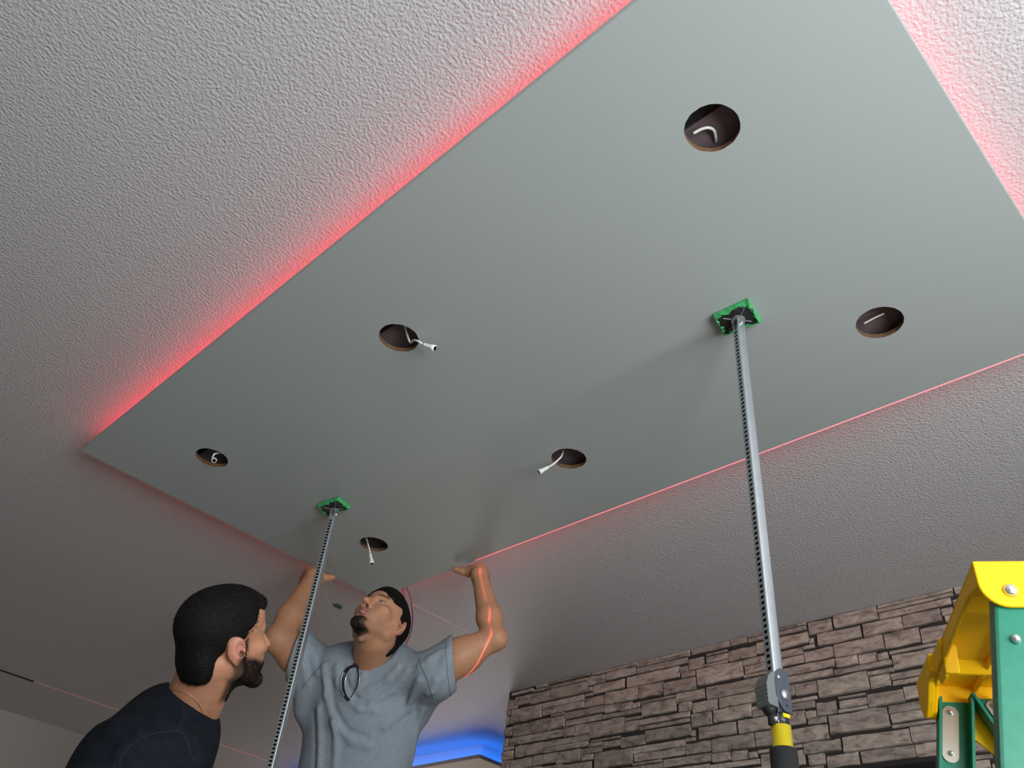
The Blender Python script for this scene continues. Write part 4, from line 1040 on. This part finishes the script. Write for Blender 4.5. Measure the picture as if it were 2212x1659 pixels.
# jeans, shoes and a low platform carry him below the frame
FJ = Field((1.25, 1.95, .60), (1.95, 2.75, 1.62), .010)
hip = np.array((1.60, 2.36, 1.50))
FJ.cone(hip-side_ax*.06, hip+side_ax*.06, .125, .125, .05, sq=(dep_ax, .75))
for s in (-1, 1):
    hp = hip+side_ax*s*.085+(0, 0, -.05); kn = np.array((hip[0], hip[1], 1.10))+side_ax*s*.10; an = np.array((hip[0], hip[1], .70))+side_ax*s*.11
    FJ.cone(hp, kn, .09, .066, .04); FJ.cone(kn, an, .066, .058, .03)
FJ.plane((0, 0, .685), (0, 0, -1)); v, f = FJ.mesh(1); mesh_obj('jeans', v-loc2, f, M['denim'], man2)
fdir = -dep_ax if np.dot(-dep_ax, -fwdc) > 0 else dep_ax
for s in (-1, 1):
    FS = Field((1.1, 1.8, .60), (2.1, 2.95, .76), .008); an = np.array((hip[0], hip[1], .66))+side_ax*s*.11
    FS.cone(an-fdir*.03, an+fdir*.13+(0, 0, -.012), .046, .040, .03); FS.cone(an, an+(0, 0, .05), .045, .048, .02); FS.plane((0, 0, .622), (0, 0, -1))
    v, f = FS.mesh(1); mesh_obj('shoe', v-loc2, f, M['black_rubber'], man2)
pf = thing('work_platform', 'low pine work platform under the man in grey', 'platform', (1.60, 2.34, 0), math.atan2(side_ax[1], side_ax[0]))
bm = bmesh.new(); box(bm, (-.45, -.22, .585), (.45, .22, .62)); bev(bm, .004); obj('deck', bm, M['wood_light'], pf)
for a in (-.4, .4):
    for b in (-.18, .18):
        bm = bmesh.new(); box(bm, (a-.03, b-.02, 0), (a+.03, b+.02, .585)); obj('leg', bm, M['wood_light'], pf)

# sunglasses hooked on the neckline
gl = thing('sunglasses', 'folded sunglasses hooked on the collar of the grey T-shirt', 'sunglasses', tuple(hitp(bvh2, 757, 1475, .01)))
gloc = np.array(gl.location)
def hang(pts, rad, name, m, off):
    sp = spline([(a, b, 0) for a, b in pts], 8); c0 = hitp(bvh2, 757, 1475, 0); dd = np.dot(c0-CAMP, fwdc)
    q = []
    for a, b, _ in sp:
        h = hitp(bvh2, a, b, off); q.append(h if h is not None else P(a, b, dd-off))
    q = np.array(q)
    for _ in range(6): q[1:-1] = (q[:-2]+2*q[1:-1]+q[2:])/4
    bm = bmesh.new(); tube(bm, [tuple(x-gloc) for x in q], rad, 10); return obj(name, bm, m, gl, True)
hang([(769, 1438), (754, 1442), (744, 1455), (740, 1472), (741, 1490), (747, 1505), (754, 1513)], [.0035+.0022*math.sin(i/48*3.14) for i in range(49)], 'frame', M['frame_black'], .007)
hang([(760, 1446), (750, 1456), (745, 1473), (746, 1490), (752, 1503), (757, 1508)], .0016, 'frame_rim', M['frame_silver'], .012)
hang([(742, 1452), (737, 1466), (737, 1488), (743, 1502)], .0013, 'frame_rim', M['frame_silver'], .012)
hang([(772, 1438), (775, 1455), (774, 1475), (768, 1493), (760, 1505), (754, 1513)], .0024, 'temple', M['frame_black'], .009)
hang([(776, 1448), (777, 1464), (774, 1482), (766, 1498), (757, 1511)], .0011, 'temple_inlay', M['frame_silver'], .011)
hang([(764, 1437), (770, 1436), (774, 1440)], .0058, 'hinge', M['frame_black'], .006)

# ------------------------------------------------------------------ man in black
H1 = Head((0.785, 1.741, 1.775), (0.228, -0.918, -0.325), (0.836, 0.013, 0.549), (-0.5, -0.396, 0.77), 0.965)
man1 = thing('person', 'bearded man in a black T-shirt bending forward, seen from behind, looking up', 'person', (0.35, 1.75, 0))
loc1 = np.array((0.35, 1.75, 0))
n1 = P(395, 1542, 1.86); rsh = P(345, 1640, 1.70); lsh = P(380, 1625, 2.02)
F1 = Field((.42, 1.40, 1.28), (1.08, 2.22, 1.98), .0034)
F1.cone(n1, H1.T((0, -.030, -.030)), .052, .053, .02); F1.cone(n1+(0.0, 0, -.01), H1.T((0, .006, -.068)), .045, .034, .03)
F1.cone(n1+(-.01, 0, -.03), rsh, .045, .045, .04); F1.cone(n1+(-.03, 0, -.03), lsh, .045, .045, .04); F1.cone(n1+(-.04, 0, -.09), n1+(-.10, -.01, -.28), .06, .06, .04)
F1.cone(P(452, 1560, 1.86), H1.T((.045, -.01, -.035)), .015, .017, .02)
build_head(F1, H1)
F1.plane((0, 0, 1.33), (0, 0, -1))
v, f = F1.mesh(1)
col = head_colours(v, H1, 'beard', SK*np.array((.92, .76, .68)))
body1 = mesh_obj('body', v-loc1, f, M['skin'], man1, True, col)
Fh = Field(H1.O-.18, H1.O+.18, .003); scalp_shell(Fh, H1, style='full')
vh, fh = Fh.mesh(1); hair1 = mesh_obj('hair', vh-loc1, fh, M['hair'], man1)
o = strands(vh, fh, H1, 'hair_strands', hair1, 12000, .011, 8, lift=.04); o.location = -loc1
# beard hairs on the jaw
p = H1.L(v); qc = v[f].mean(1); ql = H1.L(qc)
msk = (((ql[:, 2] < -.034-.018*sstep(.045, .075, ql[:, 1])) & (ql[:, 1] > .0)) | ((ql[:, 1] > .001) & (ql[:, 1] < .024) & (ql[:, 2] < .035) & (np.abs(ql[:, 0]) > .045))) & (ql[:, 2] > -.13) & (np.abs(ql[:, 0]) < .070) & (np.linalg.norm(ql, axis=1) < .16)
o = strands(v, f[msk], H1, 'beard', body1, 12000, .005, 11, lift=.3, radius=.0004); o.location = -loc1; o['label'] = 'short black beard'
p2 = None
# black T-shirt
FB = Field((.02, 1.22, .95), (1.10, 2.35, 1.80), .0052)
pel = np.array((.40, 1.72, 1.02)); tup = (n1-pel)/np.linalg.norm(n1-pel); rdir = (rsh-n1); rdir[2] = 0; rdir /= np.linalg.norm(rdir)
FB.cone(n1+(-.035, -.01, -.155), pel, .150, .155, .05, sq=(np.cross(tup, rdir), .72))
FB.cone(n1+(-.012, 0, -.045), n1+(-.07, -.02, -.14), .070, .12, .05)
FB.cone(n1+(-.02, .0, -.045), rsh+(0, 0, -.02), .070, .078, .08); FB.cone(n1+(-.02, .0, -.045), lsh+(0, 0, -.02), .070, .076, .08)
relb = rsh+np.array((.10, -.04, -.30)); lelb = lsh+np.array((.10, .04, -.30))
FB.cone(rsh+(0, 0, -.02), lerp(rsh, relb, .55), .080, .074, .04); FB.cone(lsh+(0, 0, -.02), lerp(lsh, lelb, .55), .080, .074, .04)
FB.cone(n1+(.0, .002, .012), H1.T((0, .0, -.06)), .0595, .085, .006, 's')
FB.plane((0, 0, .98), (0, 0, -1))
for pts, r in ((((250, 1560), (300, 1590), (350, 1600), (400, 1590)), .006), (((200, 1620), (260, 1640), (330, 1655)), .007), (((420, 1600), (430, 1640), (425, 1658)), .006),
               (((300, 1530), (340, 1560), (385, 1570)), .005), (((240, 1580), (270, 1620), (290, 1655)), .006)):
    fold(FB, [surf_ray(FB, *q, d0=1.2, d1=2.3, out=-.003) for q in pts], r, .02)
v, f = FB.mesh(2); tc = np.array((.0065, .0088, .014)); col = tc*(1+.25*noise3(v, 120, 4))[:, None]
shirt1 = mesh_obj('t_shirt', v-loc1, f, M['navy'], man1, True, np.clip(col, 0, 1)); shirt1['label'] = 'plain black T-shirt'
bvh1 = BVHTree.FromPolygons([tuple(q) for q in v], [tuple(map(int, q)) for q in f])
seam1 = mat('seam_navy', (.011, .015, .023), .9)
drape(bvh1, [(397, 1524), (396, 1540), (391, 1560), (381, 1579)], .0009, 'seam', seam1, shirt1, loc1)
drape(bvh1, [(391, 1518), (402, 1540), (396, 1560), (386, 1579)], .0007, 'seam', seam1, shirt1, loc1)
drape(bvh1, [(256, 1655), (268, 1625), (300, 1598), (340, 1583), (381, 1579), (400, 1592), (412, 1625), (420, 1655)], .0009, 'seam', seam1, shirt1, loc1)
# collar of the black shirt
cc = n1+np.array((.0, .002, .012)); cd = H1.T((0, .0, -.06))-cc; cd /= np.linalg.norm(cd)
def neck_loop(bv, cc, cd, r, n=48, tmin=-.10, tmax=.10):
    pts = []
    for k in range(n):
        dr = np.array(ring_on((0, 0, 0), cd, 1.0, n)[k]); best = None
        for t_ in np.arange(tmax, tmin, -.004):
            r_ = bv.find_nearest(Vector(cc+cd*t_+dr*r))
            if best is None or r_[3] < best[0]: best = (r_[3], np.array(r_[0]))
            if r_[3] < .006: break
        pts.append(best[1])
    pts = np.array(pts)
    for _ in range(4): pts = (np.roll(pts, 1, 0)+2*pts+np.roll(pts, -1, 0))/4
    return pts
bm = bmesh.new(); tube(bm, [tuple(q-loc1) for q in neck_loop(bvh1, cc, cd, .062)], .0062, 8, closed=True); obj('collar', bm, mat('collar_black', (.014, .018, .026), .9), shirt1, True)
# jeans, arms are below the frame; simple legs and shoes
FJ = Field((.05, 1.4, .05), (.75, 2.1, 1.12), .011)
hipc = pel+np.array((0, 0, -.04))
FJ.cone(hipc-rdir*.06, hipc+rdir*.06, .135, .135, .05)
for s in (-1, 1):
    hp = hipc+rdir*s*.09+(0, 0, -.04); kn = np.array((.42, 1.74, .52))+rdir*s*.11; an = np.array((.34, 1.74, .10))+rdir*s*.12
    FJ.cone(hp, kn, .092, .068, .04); FJ.cone(kn, an, .066, .058, .03)
FJ.plane((0, 0, .075), (0, 0, -1)); v, f = FJ.mesh(1); mesh_obj('jeans', v-loc1, f, M['denim'], man1)
for s in (-1, 1):
    an = np.array((.34, 1.74, .045))+rdir*s*.12; FS = Field(an-.25, an+.25, .008)
    FS.cone(an-(.03, 0, 0), an+(.14, .0, -.010), .046, .040, .03); FS.cone(an, an+(0, 0, .06), .045, .048, .02); FS.plane((0, 0, .001), (0, 0, -1))
    v, f = FS.mesh(1); mesh_obj('shoe', v-loc1, f, M['black_rubber'], man1)
# forearms of the man in black, resting hands on his thighs, below the frame
for sh, el, s in ((rsh, relb, 1), (lsh, lelb, -1)):
    FA = Field((.2, 1.2, .55), (1.0, 2.4, 1.45), .006)
    wr = np.array((.56, 1.74, .66))+rdir*s*.15
    FA.cone(lerp(sh, el, .5), el, .050, .040, .02); FA.cone(el, wr, .042, .028, .02)
    build_hand(FA, wr, (-.25, 0, -.97), -rdir*s, (-.97, 0, .25), (.2, .3, .2), None, .95)
    v, f = FA.mesh(1); mesh_obj('forearm', v-loc1, f, M['skin'], man1, True, np.tile(SK*.85, (len(v), 1)))

# necklace
nk = thing('necklace', 'thin pale gold chain round the neck of the man in black', 'necklace', tuple(n1))
bvb = BVHTree.FromPolygons([tuple(q) for q in np.array([w_.co for w_ in body1.data.vertices])+loc1], [tuple(q.vertices) for q in body1.data.polygons])
path = [(361, 1488), (385, 1491), (405, 1498), (418, 1508), (431, 1524), (438, 1540), (443, 1556), (445, 1566)]
sp = spline([(a, b, 0) for a, b in path], 60)
q = [hitp(bvb, a, b, .0015) for a, b, _ in sp]; q = [x for x in q if x is not None]
if q:
    L_ = [q[0]]
    for x in q[1:]:
        if np.linalg.norm(x-L_[-1]) > .0034 and np.linalg.norm(x-L_[-1]) < .03: L_.append(x)
    bm = bmesh.new()
    for i, x in enumerate(L_[:-1]):
        d = (L_[i+1]-x); T_, _l = frame_mat(x-n1, L_[i+1]-n1)
        bmesh.ops.create_uvsphere(bm, u_segments=6, v_segments=4, radius=1, matrix=T_ @ Matrix.Diagonal((.0011 if i % 2 else .0006, .0006 if i % 2 else .0011, .0021, 1)))
    o = obj('chain', bm, M['gold'], nk, True)
print('tris', sum(len(o.data.polygons) for o in bpy.data.objects if o.type == 'MESH'))
